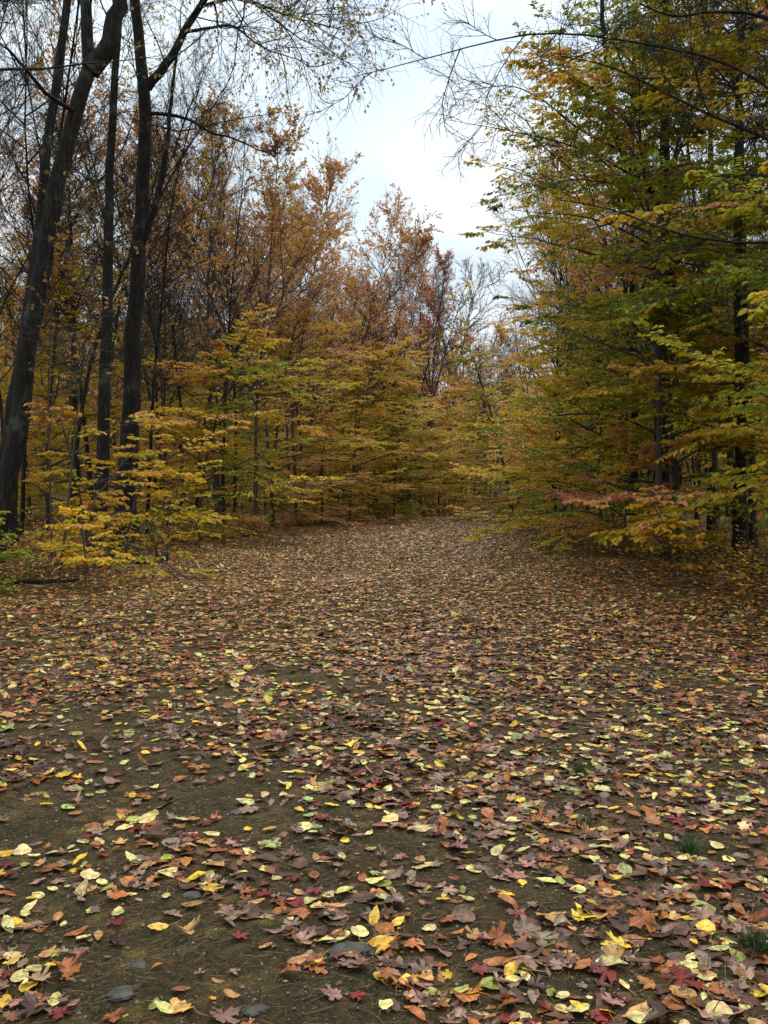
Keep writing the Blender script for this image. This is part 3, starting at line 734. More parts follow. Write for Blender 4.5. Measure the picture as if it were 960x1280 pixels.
# little soil crumbs and grit
cx_, cy_ = sample(1.2, 6.5, 800, 1.5); m = len(cx_)
s = rl.lognormal(-5.9, .5, m).clip(.0012, .009)
oc = np.array([[1, 0, 0], [-1, 0, 0], [0, 1, 0], [0, -1, 0], [0, 0, .8], [0, 0, -.5]], float)
of = np.array([[0, 2, 4], [2, 1, 4], [1, 3, 4], [3, 0, 4]])
V = (oc[None] * s[:, None, None] * rl.uniform(.6, 1.4, (m, 6, 1)) + np.stack([cx_, cy_, Hh(cx_, cy_) + s * .2], -1)[:, None, :]).reshape(-1, 3)
tag(obj('soil_crumbs', mesh_from('soil_crumbs', V, [(np.arange(m)[:, None, None] * 6 + of[None]).reshape(-1, 3)], col=np.repeat(srgb(92, 76, 58) * rl.uniform(.3, 1.3, (m, 1)), 6, 0)), M_need), 'loose soil crumbs and grit on the bare track', 'soil', kind='stuff')

# ------------------------------------------------------------------ trees placed by hand
def W3(px, py, d): return np.array([(px - 480) / F * d, d, EYE + (HZ - py) / F * d])
def plant(name, label, cat, x, y, meshes, bark, group=None, rz=0, sc=1, leafmat=None, partname='crown', z=None):
    e_ = bpy.data.objects.new(name, None); COL.objects.link(e_)
    e_.location = (x, y, hz(x, y) if z is None else z); e_.rotation_euler = (0, 0, rz); e_.scale = (sc, sc, sc) if not hasattr(sc, '__len__') else sc
    e_.empty_display_size = .3
    tag(e_, label, cat, group)
    obj('trunk', meshes[0], bark, e_)
    if meshes[1] is not None: obj(partname, meshes[1], leafmat or M_leaf, e_)
    return e_
def spline(pts, n):
    pts = np.array(pts, float); s = np.concatenate([[0], np.cumsum(np.linalg.norm(np.diff(pts, axis=0), axis=1))]); s /= s[-1]
    t = np.linspace(0, 1, n); o_ = np.stack([np.interp(t, s, pts[:, k]) for k in range(3)], -1)
    for _ in range(2): o_[1:-1] = (o_[:-2] + 2 * o_[1:-1] + o_[2:]) / 4
    return o_

def hero(seed, base, stems, name, label, cat, bark=None, **kw):
    """stems: list of (points3d, r0, r1, csub or 0, leafprob, opts)"""
    rng = np.random.default_rng(seed); w = Wood(); lv = Leaves()
    bx, by = base; bz = hz(bx, by)
    org = np.array([bx, by, bz])
    for pts, r0, r1, cs, lf, opt in stems:
        P = spline(pts, 22) - org
        P[1:-1] += rng.normal(0, r0 * .09, (20, 3))
        rad = taper(r0, r1, 22, .9)
        if opt.get('flare'):
            u = np.linspace(0, 1, 22); rad[0] *= 1 + .55 * np.exp(-u * 28)
        w.add(P[None], rad, 14 if r0 > .1 else 7)
        if cs:
            L = np.array([np.linalg.norm(np.diff(P, axis=0), axis=1).sum()])
            o_ = {k: v for k, v in opt.items() if k != 'flare'}
            lo = o_.pop('t0', None)
            lines = P[None]
            if lo is not None:
                k0 = int(lo * 21); lines = P[None, k0:]; L = L * (1 - lo)
            twigs_on(rng, w, lv, lines, L, cs, o_.pop('ctw', 9), lf, **o_)
    return plant(name, label, cat, bx, by, (w.mesh(name), lv.mesh(name + '_leaves') if lv.n else None), bark or M_bark, **kw)

def WL(d, *pp):
    return [W3(a, b, d + (c[0] if c else 0)) for a, b, *c in pp]
tan_leaf = dict(leafcol=(.42, .30, .10), leaf=.085, trop=.01)
# T1: the thick leaning trunk that forks
d = 17
b = (( -14 - 480) / F * d, d)
tr1 = [np.array([b[0], b[1], -.1])] + WL(d, (0, 640), (22, 545), (45, 370), (66, 260), (90, 150), (112, 85))
hero(11, b, [(tr1, .20, .135, 0, 0, {'flare': 1}),
             (WL(d, (112, 88), (108, 40), (107, 0), (112, -80, 1), (100, -230, 2)), .12, .03, 12, .05, dict(tan_leaf)),
             (WL(d, (112, 88), (132, 68), (150, 0), (162, -90), (190, -240, -1)), .19, .04, 16, .08, dict(tan_leaf, Lf1=.35)),
             (WL(d, (95, 140), (60, 120, -1), (10, 60, -2), (-60, 20, -3)), .05, .01, 8, .03, dict(tan_leaf))],
     'maple_tree', 'thickest dark leaning trunk that forks into two limbs high above the track', 'tree')
# T0: straight slim trunk beside it
d = 18; b = ((-20 - 480) / F * d, d + .3)
hero(12, b, [([np.array([b[0], b[1], -.1])] + WL(d + .3, (8, 560), (30, 420), (47, 320), (62, 150), (85, 0), (105, -180)), .15, .06, 14, .04, dict(tan_leaf, t0=.4, Lf1=.2, flare=1))],
     'maple_tree', 'slim dark trunk leaning the same way just behind the thickest forked trunk', 'tree')
# T2
d = 21.5; b = ((120 - 480) / F * d, d)
hero(13, b, [([np.array([b[0], b[1], -.1])] + WL(d, (125, 640), (132, 450), (137, 200), (150, 0), (158, -150)), .17, .05, 22, .06, dict(tan_leaf, t0=.35, Lf1=.16, flare=1))],
     'maple_tree', 'straight rough dark trunk rising from a wide base behind the yellow sprays', 'tree')
# T3
d = 22.5; b = ((156 - 480) / F * d, d)
hero(14, b, [([np.array([b[0], b[1], -.1])] + WL(d, (160, 600), (165, 470), (174, 320), (182, 160), (176, 50), (165, 0), (160, -120)), .26, .10, 14, .08, dict(tan_leaf, t0=.45, Lf1=.22, flare=1)),
             (WL(d, (184, 110), (200, 88), (216, 70), (232, 35), (250, 8), (275, -40), (300, -120)), .12, .04, 16, .15, dict(tan_leaf, Lf1=.55)),
             (WL(d, (188, 142), (215, 143), (240, 150), (262, 166), (290, 172), (320, 186), (345, 196)), .05, .012, 10, .02, dict(tan_leaf, Lf1=.25)),
             (WL(d, (172, 320), (190, 275), (207, 205), (214, 120), (222, 60)), .09, .03, 10, .03, dict(tan_leaf, Lf1=.3)),
             (WL(d, (250, 8), (300, -5, -2), (360, 20, -3), (430, 38, -4)), .05, .008, 20, .30, dict(tan_leaf, Lf1=.5)),
             (WL(d, (232, 40), (290, 30, -2), (330, 62, -3), (385, 78, -3.5)), .045, .008, 18, .28, dict(tan_leaf, Lf1=.5)),
             (WL(d, (240, 20), (300, -50, -3), (380, -60, -4), (450, -20, -5)), .05, .008, 20, .32, dict(tan_leaf, Lf1=.5)),
             (WL(d, (186, 155), (225, 165, 2), (290, 150, 3), (350, 140, 3)), .035, .008, 10, .05, dict(tan_leaf, Lf1=.3))],
     'maple_tree', 'tall dark trunk with a crooked limb and pale tan leaves arching over the track', 'tree')
# long bare branch over the track, from an ash whose trunk is out to the side
d = 14; b = (7.6, 14.5)
zz = lambda *pp: WL(13.2, *pp)
hero(15, b, [([np.array([7.6, 14.5, -.1]), np.array([7.5, 14.4, 4.]), np.array([7.2, 14.2, 8.]), np.array([7.3, 14.1, 13.])], .2, .08, 14, .03, dict(tan_leaf, t0=.5, Lf1=.3, flare=1)),
             ([np.array([7.3, 14.3, 6.6])] + zz((1040, 190), (960, 100), (880, 66), (810, 57), (740, 42), (670, 38), (600, 53), (540, 72), (482, 86), (440, 96)), .032, .005, 14, .0, dict(trop=.03, Lf1=.16, ang=.75)),
             ([np.array([7.4, 14.3, 6.2])] + zz((1030, 210), (960, 172), (900, 150), (820, 110), (760, 80), (700, 70)), .042, .007, 12, .02, dict(tan_leaf, Lf1=.25)),
             ([np.array([7.4, 14.3, 5.2])] + zz((1020, 300), (960, 305), (880, 300), (820, 285), (775, 262), (700, 250)), .035, .008, 10, .02, dict(tan_leaf, Lf1=.25)),
             ([np.array([7.3, 14.3, 7.2])] + zz((1040, 60), (960, 20), (900, 12), (840, 25), (790, 0)), .06, .01, 14, .05, dict(tan_leaf, Lf1=.35))],
     'ash_tree', 'bare-limbed tree sending one long leafless branch across the open sky', 'tree')
# dark trunk with arcing limb on the right
d = 22; b = ((826 - 480) / F * d, d)
hero(16, b, [([np.array([b[0], b[1], -.1])] + WL(d, (828, 560), (826, 420), (832, 300), (830, 150), (832, 0), (835, -120)), .2, .07, 12, .03, dict(tan_leaf, t0=.4, Lf1=.2, flare=1)),
             (WL(d, (838, 370), (842, 330), (836, 272), (820, 240), (782, 202), (768, 180), (758, 90), (752, 0), (755, -60)), .11, .04, 14, .0, dict(trop=.02, Lf1=.35)),
             (WL(d, (770, 185), (720, 160), (680, 125), (640, 105), (570, 115)), .03, .006, 16, .0, dict(trop=-.01, Lf1=.4)),
             (WL(d, (800, 225), (740, 190), (690, 175), (620, 160), (560, 150)), .03, .006, 16, .0, dict(trop=-.01, Lf1=.35))],
     'maple_tree', 'dark trunk with a heavy crooked limb and leafless drooping twigs towards the sky gap', 'tree')
for sd, pxx, dd_, rad, lab in [(17, 792, 26, .12, 'slender dark trunk standing straight behind the golden beech crowns'), (18, 925, 19, .14, 'dark straight trunk deep among the green and gold beeches'), (19, 890, 28, .12, 'thin dark trunk crowded by others behind the tall green beech')]:
    b = ((pxx - 480) / F * dd_, dd_)
    hero(sd, b, [([np.array([b[0], b[1], -.1])] + [W3(pxx + q, yy, dd_) for q, yy in ((2, 500), (-4, 300), (0, 100), (3, -60))] + [W3(pxx, -200, dd_)], rad, .04, 26, .06, dict(tan_leaf, t0=.4, Lf1=.16, flare=1))],
         'maple_tree', lab, 'tree')

# pines
pine_a = build_pine(31, 15, .15, 24, 3.6, .54, bias=0.2)
plant('pine_tree', 'dark pine reaching needled branches in over the corner beside the thickest trunk', 'tree', -7.7, 14.0, pine_a, M_bark, leafmat=M_needle, partname='needles')
pine_b = build_pine(32, 17, .18, 26, 3.0, .45)
oakm = build_pole(203, H=16, r0=.085, nb=40, Lmax=3.4, tone=.3, nleaf=6, low=.55, leafp=.9, leaf=.085, top=.5, csub=8, ctw=6, spread=.12)
plant('oak_tree', 'tall dark green small-leaved oak crown standing above the golden beeches', 'tree', 5.4, 18.5, oakm, M_bark3)
plant('pine_tree', 'green pine half hidden behind grey stems in the wood beside the forked trunks', 'tree', -10, 30, (pine_b[0], pine_b[1]), M_bark, rz=2, sc=.85, leafmat=M_needle, partname='needles')

# ---- beeches by hand at the edge of the wood
BE = []
def beech(label, x, y, seed, **kw):
    side = 0.0 if x < (xl(y) + xr(y)) / 2 else math.pi
    kw.setdefault('bias', side)
    m_ = build_beech(seed, **kw); BE.append(m_)
    return plant('beech_tree', label, 'tree', x, y, m_, M_bark3)
beech('young beech spreading pale yellow layered sprays before the dark trunks', -5.3, 16.5, 101, H=2.6, r0=.03, nb=11, Lmax=2.2, tone=.74, spread=.12, csub=9, ctw=3, low=.12, biasw=1.45, leaf=.12)
beech('green-gold beech leaning out low where the wood narrows to the bend', -5.4, 27, 102, H=6.2, nb=40, Lmax=3.4, tone=.72, spread=.28)
beech('low pale-yellow beech with flat sprays at the foot of the wide trunk', -5.3, 19, 108, H=2.8, r0=.03, nb=8, Lmax=2.0, csub=8, ctw=3, tone=.80, spread=.15, low=.15, biasw=1.2, leaf=.11)
beech('orange-tinged beech at the edge between leaf litter and dark wood', -4.2, 35, 103, H=8, nb=42, Lmax=3.2, tone=1.04, spread=.25, lowtone=.1)
beech('bright yellow-green beech bulging over the track at the start of the bend', -1.6, 43, 104, H=8.0, nb=50, Lmax=3.6, tone=.80, spread=.2)
beech('rounded olive-gold beech closing the view where the track turns', 0.9, 51.5, 105, H=8.6, nb=50, Lmax=3.3, tone=.76, spread=.2)
beech('golden-orange beech at the far turn of the track', 3.9, 60, 106, H=8.2, nb=46, Lmax=3.0, tone=.98, spread=.2)
beech('tall olive beech with amber layers standing behind the dark forked trunks', -10.2, 28, 107, H=8, nb=42, Lmax=3.2, tone=.80, spread=.28)
beech('great green and gold beech whose low boughs sweep over the leaf litter', 6.5, 20.5, 111, H=10.5, r0=.11, leaf=.12, nb=52, Lmax=3.3, tone=.60, spread=.40, low=.07, lowtone=.05)
beech('golden beech spreading wide amber boughs into the gap above the track', 8.0, 26.5, 112, leaf=.12, H=12, r0=.11, nb=60, Lmax=3.3, tone=.55, spread=.32)
beech('green-leaved beech with layered sprays close by the wood edge', 7.2, 15.2, 113, H=10, r0=.09, nb=54, Lmax=3.0, tone=.54, spread=.36, low=.1, leaf=.13)
beech('orange-gold beech deep in the wood behind the green-leaved one', 9.3, 18.5, 114, H=14, r0=.1, leaf=.125, nb=48, Lmax=3.6, tone=.62, spread=.22)
beech('tall yellow-green beech filling the upper wood by the crooked-limbed trunk', 7.7, 19.2, 121, leaf=.125, H=13, r0=.1, nb=34, Lmax=3.0, tone=.52, spread=.25, low=.25)
beech('tall golden-green beech rising over the wood edge behind the crooked limb', 8.6, 24, 122, leaf=.125, H=14, r0=.1, nb=34, Lmax=3.2, tone=.52, spread=.25, low=.2)
beech('copper-tinted low beech with rusty bottom boughs', 5.3, 20.5, 115, H=2.2, r0=.03, nb=13, Lmax=2.2, tone=.93, spread=.2, low=.12)
beech('yellow-green beech beyond the wide golden one beside the track', 8.2, 34, 116, H=9.5, nb=50, Lmax=2.8, tone=.76, spread=.25)
for lab_, x_, y_, sd_, kw_ in [('low green-gold beech brushing the litter beyond the great beech', 5.9, 25, 131, dict(H=4.5, nb=30, Lmax=2.8, tone=.56)),
        ('low yellow beech at the edge short of the bend', 6.0, 31, 132, dict(H=5, nb=30, Lmax=2.6, tone=.70)), ('squat amber beech leaning into the mouth of the bend', 7.9, 38, 133, dict(H=5.5, nb=32, Lmax=2.6, tone=.84)),
        ('squat green beech guarding the mouth of the bend', 9.8, 48, 134, dict(H=5.5, nb=32, Lmax=2.6, tone=.6)), ('small orange beech in front of the bulging yellow-green one', -2.6, 39, 135, dict(H=4.5, nb=30, Lmax=2.6, tone=.98)),
        ('low bushy olive beech filling the inside of the bend', 0.5, 46.5, 136, dict(H=5, nb=34, Lmax=2.6, tone=.72)), ('low bushy golden beech further round the inside of the bend', 3.2, 54, 137, dict(H=5, nb=34, Lmax=2.4, tone=.86)),
        ('low copper beech at the narrowest dark gap of the bend', 9.6, 66, 138, dict(H=5, nb=34, Lmax=3.0, tone=1.1))]:
    beech(lab_, x_, y_, sd_, low=.04, lowtone=-.05, **kw_)
beech('rust and yellow beech near the far mouth of the bend', 9.2, 43, 117, H=9, nb=48, Lmax=2.8, tone=.92, spread=.25)
beech('nearly bare-bottomed beech with pale green sprays at eye level by the verge', 6.3, 11.2, 118, H=5.5, r0=.05, nb=24, Lmax=2.3, tone=.5, spread=.25, low=.1, leaf=.12)

# small things at the edges
sap = build_beech(140, H=1.5, r0=.012, nb=12, Lmax=.6, tone=.80, spread=.12, low=.3, csub=4, ctw=2, leaf=.10)
x, y = at(845, 735); plant('sapling', 'little sapling with pale yellow leaves standing under the green beech', 'sapling', x, y, sap, M_bark3, partname='leaves')
sap2 = build_beech(141, H=1.1, r0=.012, nb=10, Lmax=.7, tone=.78, spread=.12, low=.3, csub=4, ctw=2, leaf=.10)
x, y = at(108, 735); plant('sapling', 'knee-high sapling with yellow leaves before the wide trunk base', 'sapling', x, y, sap2, M_bark3, partname='leaves')
x, y = at(250, 690); plant('sapling', 'low yellowing sapling near the dark rotting log', 'sapling', x, y, sap2, M_bark3, partname='leaves', rz=2, sc=.8)
shr = build_beech(142, H=1.5, r0=.015, nb=16, Lmax=.9, tone=.34, spread=.12, low=.12, csub=6, ctw=3, leaf=.10)
plant('shrub', 'small green-leaved shrub at the foot of the thickest leaning trunk', 'shrub', -5.75, 13.2, shr, M_bark3, sc=.75, partname='leaves')
def stem_sapling(seed, pts, r, label, base):
    hero(seed, base, [(pts, r, .006, 12, .06, dict(leafcol=(.33, .2, .04), leaf=.09, Lf1=.16, t0=.3, minl=.15))], 'sapling', label, 'sapling', bark=M_bark3)
d = 14.6
b = ((72 - 480) / F * d, d); stem_sapling(151, [np.array([b[0], d, -.05])] + WL(d, (80, 680), (92, 560), (100, 480), (112, 380), (120, 250)), .022, 'crooked bare-stemmed sapling before the dark trunks', b)
d = 17; b = ((66 - 480) / F * d, d); stem_sapling(152, [np.array([b[0], d, -.05])] + WL(d, (62, 600), (60, 480), (66, 350), (70, 200)), .022, 'straight bare sapling stem standing between the thickest trunk and the crooked sapling', b)

def log(name, label, p0, p1, r, seed):
    rng = np.random.default_rng(seed); n = 14
    P = np.array(p0)[None] * (1 - np.linspace(0, 1, n)[:, None]) + np.array(p1)[None] * np.linspace(0, 1, n)[:, None]
    P = np.concatenate([P[:1], P, P[-1:]])
    P[:, 2] = Hh(P[:, 0], P[:, 1]) + r * .6 + np.linspace(0, .02, n + 2); P[1:-1] += rng.normal(0, r * .08, (n, 3))
    w = Wood(); rad = r * (1 + .25 * rng.normal(0, .5, n + 2)); rad[0] = rad[-1] = .002
    org = P[0].copy(); w.add((P - org)[None], rad[None], 11)
    for k in range(4):
        i_ = rng.integers(2, n - 1); s_ = grow(rng, [P[i_] - org], [[rng.normal(0, .6), rng.normal(0, .6), .8]], [r * rng.uniform(2, 5)], 4, .1)
        w.add(s_, taper(r * .22, .004, 4), 5)
    tag(obj(name, w.mesh(name), M_bark, loc=org), label, 'log')
x, y = at(170, 706); x2, y2 = at(206, 702); log('fallen_log', 'short dark rotting log lying on the leaf litter near the wide trunk', (x, y, 0), (x2, y2, 0), .10, 5)
x, y = at(-40, 735); x2, y2 = at(98, 726); log('fallen_log', 'long thin fallen log at the foot of the bare saplings', (x, y, 0), (x2, y2, 0), .04, 6)

# ---- the far trees in the gap
bare = build_pole(201, H=25, r0=.42, nb=34, Lmax=7.5, tone=.62, nleaf=2, low=.33, leafp=.10, steep=.75, leaf=.12, top=.4, csub=9, ctw=6, rtw=.022)
plant('oak_tree', 'tall pale bare tree spreading its fan of branches in the gap beyond the bend', 'tree', 7.0, 88, bare, M_pale)
redm = build_pole(202, H=18, r0=.16, nb=44, Lmax=3.4, tone=1.5, nleaf=6, low=.35, leafp=.75, leaf=.11, top=.3, csub=8, ctw=6, spread=.15, rtw=.006)
plant('maple_tree', 'deep red leafy maple rising behind the olive-gold beech at the bend', 'tree', 2.6, 68, redm, M_bark2)
plant('maple_tree', 'rust-red maple tucked beside the foot of the tall pale bare tree', 'tree', 5.6, 74, (redm[0], redm[1]), M_bark2, rz=2.2, sc=.72)

# ---- slender trees: prototypes and copies
P_org = [build_pole(300 + k, H=15 + k % 3, r0=.085 + .01 * (k % 3), nb=40, Lmax=3.1, tone=t_, nleaf=6, leafp=lp_, top=.56, leaf=.10) for k, (t_, lp_) in enumerate([(1.06, .9), (1.12, .85), (1.2, .75)])]
P_full = [build_pole(360 + k, H=15, r0=.1, nb=50, Lmax=3.9, steep=.75, tone=t_, nleaf=9, leafp=.8, top=.40, leaf=.10, spread=.16) for k, t_ in enumerate([1.12, 1.22, 1.42])]
P_bare = [build_pole(320 + k, H=15, r0=.08, nb=32, tone=1.0, nleaf=2, leafp=.05, top=.3) for k in range(3)]
P_yel = [build_pole(340 + k, H=12, r0=.07, nb=34, Lmax=2.4, tone=t_, nleaf=5, leafp=.6, top=.25, leaf=.09, low=.2) for k, t_ in enumerate([.75, .85])]
placed = []
def free(x, y, r):
    for a, b_, c in placed:
        if (a - x) ** 2 + (b_ - y) ** 2 < max(r, c) ** 2: return False
    placed.append((x, y, r)); return True
# chosen ones along the skyline
SK = [(-6.6, 28.5, 0, .86, 'tall amber-crowned maple leaning over the clearing beyond the dark trunks'), (-4.6, 33, 0, .92, 'tall orange-topped maple whose crown meets the sky gap'),
      (-3.6, 38, 0, .96, 'high orange-leaved maple along the slope of the skyline'), (-3.4, 46, 1, .98, 'orange maple stepping down the skyline towards the bend'),
      (-1.0, 56, 2, .92, 'rusty maple rising behind the yellow-green bulging beech'), (-7.2, 31, 1, 1.0, 'amber maple behind the first row of grey stems'),
      (6.2, 32, 0, .84, 'salmon-orange maple against the sky above the golden beech'), (7.8, 38, 1, .9, 'orange maple with thin crown above the far beeches by the bend'), (9.5, 50, 2, 1.0, 'thin rusty maple over the far mouth of the bend'),
      (-6.4, 36, 0, 1.1, 'second tall amber maple set back from the edge of the skyline'), (-5.0, 42, 1, 1.15, 'crowded orange maple filling the skyline above the orange-tinged beech'), (.2, 62, 1, .86, 'amber maple directly behind the rounded olive-gold beech')]
for q, (x, y, k, s_, lab) in enumerate(SK):
    placed.append((x, y, 1.6)); plant('maple_tree', lab, 'tree', x, y, (P_full if q in (1, 2, 3, 4, 10, 11) else P_org)[k if q != 4 else 2], M_bark2, rz=q * 1.3, sc=s_)

rt = np.random.default_rng(9)
def inview(x, y, m=3.0): return abs(x) < .43 * y + m
def strew(n, y0, y1, o0, o1, rmin, fn, tries=6000):
    c = 0
    for _ in range(tries):
        if c >= n: break
        y = rt.uniform(y0, y1); x = rt.uniform(-32, 40)
        o = float(off(x, y))
        if o < o0 or o > o1 or not inview(x, y): continue
        if fn is f_be and x < 0 and y < 30 and 480 + x / y * F < 270: continue
        if fn in (f_org, f_yel) and x > 0 and y < 34: continue
        if y > 50 and 575 < 480 + x / y * F < 640: continue
        if y > 56 and 528 < 480 + x / y * F < 615 and fn is not f_be: continue
        if not free(x, y, rmin): continue
        fn(x, y, o, c); c += 1
    return c
for e_ in list(COL.objects):
    if e_.type == 'EMPTY' and e_.name.split('.')[0].endswith('tree'): placed.append((e_.location.x, e_.location.y, 1.5))
def side(x, y): return 'beyond the dark trunks' if x < (xl(y) + xr(y)) / 2 else 'behind the green and gold beeches'
P_be = [build_beech(400 + k, H=7.5 + k % 3, nb=36, Lmax=2.8, tone=t_, spread=.28, csub=11, ctw=4, low=.06) for k, t_ in enumerate([.70, .84, .98, .56])]
TW = ['olive-green', 'golden', 'amber', 'green']
def f_be(x, y, o, c):
    k = c % 4
    if k == 2 and rt.random() < .4: k = 1
    far_ = 'far back' if y > 40 else 'midway back'
    plant('beech_tree', f'{TW[k]} layered beech {far_} {side(x, y)}', 'tree', x, y, P_be[k], M_bark3, 'beeches filling the wood', rz=rt.random() * 6.28, sc=rt.uniform(.7, 1.2))
def f_bare(x, y, o, c):
    k = int(rt.integers(3)); far_ = 'far back' if y > 40 else 'midway back'
    plant('slender_tree', f'slender grey nearly leafless tree {far_} {side(x, y)}', 'tree', x, y, P_bare[k], M_bark2, 'slender bare trees in the wood', rz=rt.random() * 6.28, sc=rt.uniform(.75, 1.15))
def f_org(x, y, o, c):
    k = int(rt.integers(3)); far_ = 'far back' if y > 40 else 'midway back'
    plant('maple_tree', f'slender orange-crowned maple {far_} {side(x, y)}', 'tree', x, y, P_org[k], M_bark2, 'orange-crowned maples in the wood', rz=rt.random() * 6.28, sc=rt.uniform(.75, 1.05))
def f_yel(x, y, o, c):
    k = int(rt.integers(2)); far_ = 'far back' if y > 40 else 'midway back'
    plant('birch_tree', f'slender yellow-leaved tree {far_} {side(x, y)}', 'tree', x, y, P_yel[k], M_bark2, 'yellow-crowned slender trees in the wood', rz=rt.random() * 6.28, sc=rt.uniform(.8, 1.15))
for q, (a_, b_) in enumerate([(591, 66), (599, 71), (606, 68), (612, 76), (603, 82)]):
    plant('slender_tree', ['thin dark stem at the inner side of the dark gap at the bend', 'dark slender stem just inside the gap at the bend', 'straight dark stem in the middle of the gap at the bend', 'dark stem at the outer side of the gap at the bend', 'faint stem standing deepest in the gap at the bend'][q],
          'tree', (a_ - 480) / F * b_, b_, P_bare[q % 3], M_bark, 'slender stems in the gap', rz=q * 1.9, sc=.9)
n0 = strew(26, 22, 42, 1., 8, 1.0, f_bare)
n1 = strew(26, 18, 75, .6, 3.5, 2.6, f_be)
n2 = strew(75, 17, 80, 3.0, 20, 2.4, f_be)
n3 = strew(70, 17, 75, 1.2, 16, 1.3, f_bare)
n4 = strew(44, 24, 85, 1.5, 20, 1.6, f_org)
n5 = strew(30, 18, 80, 1.5, 20, 1.6, f_yel)
print('placed', n1, n2, n3, n4, n5)

# ---- the far wood that reads as one mass
rf = np.random.default_rng(55)
w = Wood(); lv = Leaves()
n = 800
yy = rf.uniform(62, 125, n); xx = rf.uniform(-.5, .62, n) * yy
k = ~((xx / yy * F + 480 > 592) & (xx / yy * F + 480 < 617) & (yy < 90)) & (off(xx, yy) > 2) & (np.hypot(xx - 7, yy - 88) > 2); xx, yy = xx[k], yy[k]; n = len(xx)
HT = rf.uniform(9, 17, n)
tr = grow(rf, np.stack([xx, yy, Hh(xx, yy) - .1], -1), np.tile([0, 0, 1.], (n, 1)) + rf.normal(0, .05, (n, 3)), HT, 9, .04, .03)
w.add(tr, taper(rf.uniform(.06, .16, n), .02, 9), 5)
P, D, t, p = spawn(rf, tr, HT, 16, .12, 1, .95)
L1 = 3.0 * (1 - .6 * t) * rf.uniform(.5, 1.2, len(p))
b1 = grow(rf, P, D, L1, 5, .1, .02); w.add(b1, taper(np.full(len(p), .03), .01, 5), 3)
P, D, t, p2 = spawn(rf, b1, L1, 5, .2, 1, .7); b2 = grow(rf, P, D, L1[p2] * .4, 3, .1, .02); w.add(b2, taper(np.full(len(p2), .012), .006, 3), 3)
P, D, t, p3 = spawn(rf, b2, None, 6, .1, 1, .8)
tn = rf.choice([.45, .7, .8, .95, 1.1, 1.3], n)[p][p2][p3] + rf.normal(0, .12, len(p3))
hgt = (P[:, 2] / HT[p][p2][p3]); kk = rf.random(len(P)) < np.where(tn > 1, .9, np.clip(1.25 - hgt, .1, 1))
m = kk.sum(); Lf = rf.uniform(.2, .36, m)
lv.add(P[kk], D[kk] + [0, 0, -.2], rf.normal(0, .5, (m, 3)) + [0, 0, 1], Lf, Lf * .6, autumn(tn[kk]) * rf.uniform(.6, 1.1, (m, 1)))
Vw = np.concatenate(w.V); Fw = np.concatenate(w.F); Vl = np.concatenate(lv.V)
me = mesh_from('far_woods', np.concatenate([Vw, Vl]), [Fw, np.concatenate(lv.F) + len(Vw)], col=np.concatenate([np.tile([[.07, .06, .05]], (len(Vw), 1)), np.concatenate(lv.C)]))
tag(obj('far_woods', me, M_leaf), 'far autumn wood that closes off the bend as one mass', 'woods', kind='stuff')

# ---- undergrowth: seedlings and low leafy stems along both edges
n = 1500
yy = rt.uniform(11, 60, n); sd = rt.random(n) < .5
oo = rt.exponential(2.2, n) - .2
xx = np.where(sd, xl(yy) - oo, xr(yy) + oo)
w = Wood(); lv = Leaves(); HT = rt.uniform(.15, .8, n)
s0 = grow(rt, np.stack([xx, yy, Hh(xx, yy)], -1), np.tile([0, 0, 1.], (n, 1)) + rt.normal(0, .25, (n, 3)), HT, 5, .12)
w.add(s0, taper(np.full(n, .004), .002, 5), 3)
P, D, t, p = spawn(rt, s0, HT, 5, .3, 1, 1.0); b1 = grow(rt, P, D, HT[p] * .5, 4, .1, -.02, .1); w.add(b1, taper(np.full(len(p), .0025), .0015, 4), 3)
P, D, t, p2 = spawn(rt, b1, None, 5, .2, 1, .8, 'flat'); m = len(p2)
tn = rt.choice([.2, .6, .8, 1., 1.3], n)[p][p2] + rt.normal(0, .1, m); Lf = rt.uniform(.04, .09, m)
lv.add(P, D, rt.normal(0, .3, (m, 3)) + [0, 0, 1], Lf, Lf * .6, autumn(tn) * rt.uniform(.6, 1.1, (m, 1)))
Vw = np.concatenate(w.V); Fw = np.concatenate(w.F); Vl = np.concatenate(lv.V)
me = mesh_from('undergrowth', np.concatenate([Vw, Vl]), [Fw, np.concatenate(lv.F) + len(Vw)], col=np.concatenate([np.tile([[.05, .04, .03]], (len(Vw), 1)), np.concatenate(lv.C)]))
tag(obj('undergrowth', me, M_leaf), 'low seedlings and thin leafy stems along both edges of the wood', 'undergrowth', kind='stuff')

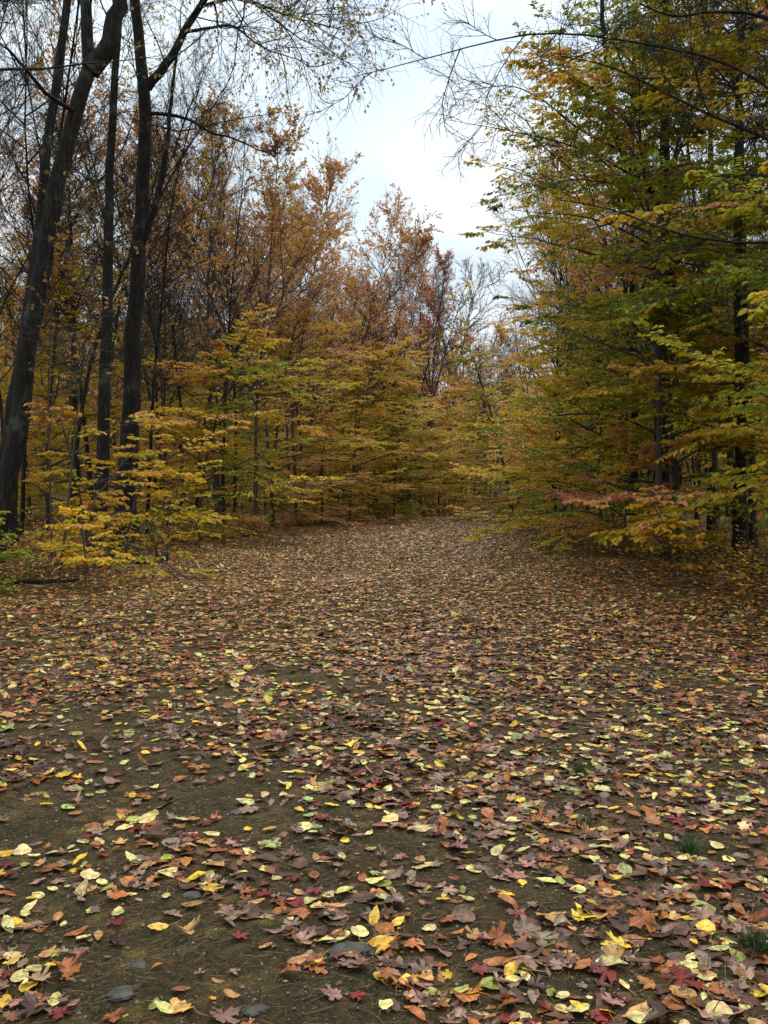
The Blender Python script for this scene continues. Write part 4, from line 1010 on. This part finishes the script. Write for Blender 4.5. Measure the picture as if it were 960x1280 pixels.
# ------------------------------------------------------------------ sky, sun, camera
wd = bpy.data.worlds.new('World'); SC.world = wd; wd.use_nodes = True
nt = wd.node_tree; nd, lk = nt.nodes, nt.links; nd.clear()
EL, AZ = R(52), R(12)
sky = nd.new('ShaderNodeTexSky'); sky.sky_type = 'NISHITA'; sky.sun_disc = False; sky.sun_elevation = EL; sky.sun_rotation = AZ
tc = nd.new('ShaderNodeTexCoord')
mp = nd.new('ShaderNodeMapping'); mp.inputs['Scale'].default_value = (1, 1, 1.9); mp.inputs['Location'].default_value = (.35, .2, .1); lk.new(tc.outputs['Generated'], mp.inputs[0])
n1 = N(nd, 'ShaderNodeTexNoise', Scale=3.0, Detail=5., Roughness=.5, Distortion=.3); lk.new(mp.outputs[0], n1.inputs[0])
r1 = ramp(nd, [(.36, (.48, .57, .66)), (.5, (.62, .70, .76)), (.62, (.78, .82, .84))]); lk.new(n1.outputs[0], r1.inputs[0])
mu = N(nd, 'ShaderNodeVectorMath', _operation='SCALE'); lk.new(r1.outputs[0], mu.inputs[0]); 
sz_ = nd.new('ShaderNodeSeparateXYZ'); lk.new(tc.outputs['Generated'], sz_.inputs[0])
gr = N(nd, 'ShaderNodeMath', _operation='MULTIPLY_ADD'); lk.new(sz_.outputs['Z'], gr.inputs[0]); gr.inputs[1].default_value = 14.; gr.inputs[2].default_value = 5.8
lk.new(gr.outputs[0], mu.inputs['Scale'])
mx = nd.new('ShaderNodeMixRGB'); mx.inputs[0].default_value = .93; lk.new(sky.outputs[0], mx.inputs[1]); lk.new(mu.outputs[0], mx.inputs[2])
bg = nd.new('ShaderNodeBackground'); bg.inputs['Strength'].default_value = .1; lk.new(mx.outputs[0], bg.inputs['Color'])
ow = nd.new('ShaderNodeOutputWorld'); lk.new(bg.outputs[0], ow.inputs[0])

sl = bpy.data.lights.new('sun', 'SUN'); sl.energy = 1.5; sl.angle = R(25); sl.color = (1, .93, .82)
so = bpy.data.objects.new('sun', sl); COL.objects.link(so)
dv = Vector((math.sin(AZ) * math.cos(EL), math.cos(AZ) * math.cos(EL), math.sin(EL)))
so.rotation_euler = dv.to_track_quat('Z', 'Y').to_euler()

cam = bpy.data.cameras.new('camera'); co = bpy.data.objects.new('camera', cam); COL.objects.link(co)
co.location = (0, 0, EYE); co.rotation_euler = (R(90), 0, 0)
cam.sensor_fit = 'VERTICAL'; cam.sensor_height = 24; cam.lens = 24 * F / 1280; cam.shift_y = -(640 - HZ) / 1280
cam.clip_end = 2000; cam.clip_start = .05
SC.camera = co
SC.view_settings.view_transform = 'Standard'; SC.view_settings.look = 'None'; SC.view_settings.gamma = 1; SC.view_settings.exposure = .6
SC.cycles.max_bounces = 6; SC.cycles.diffuse_bounces = 3; SC.cycles.transmission_bounces = 4; SC.cycles.glossy_bounces = 2
SC.cycles.use_denoising = True
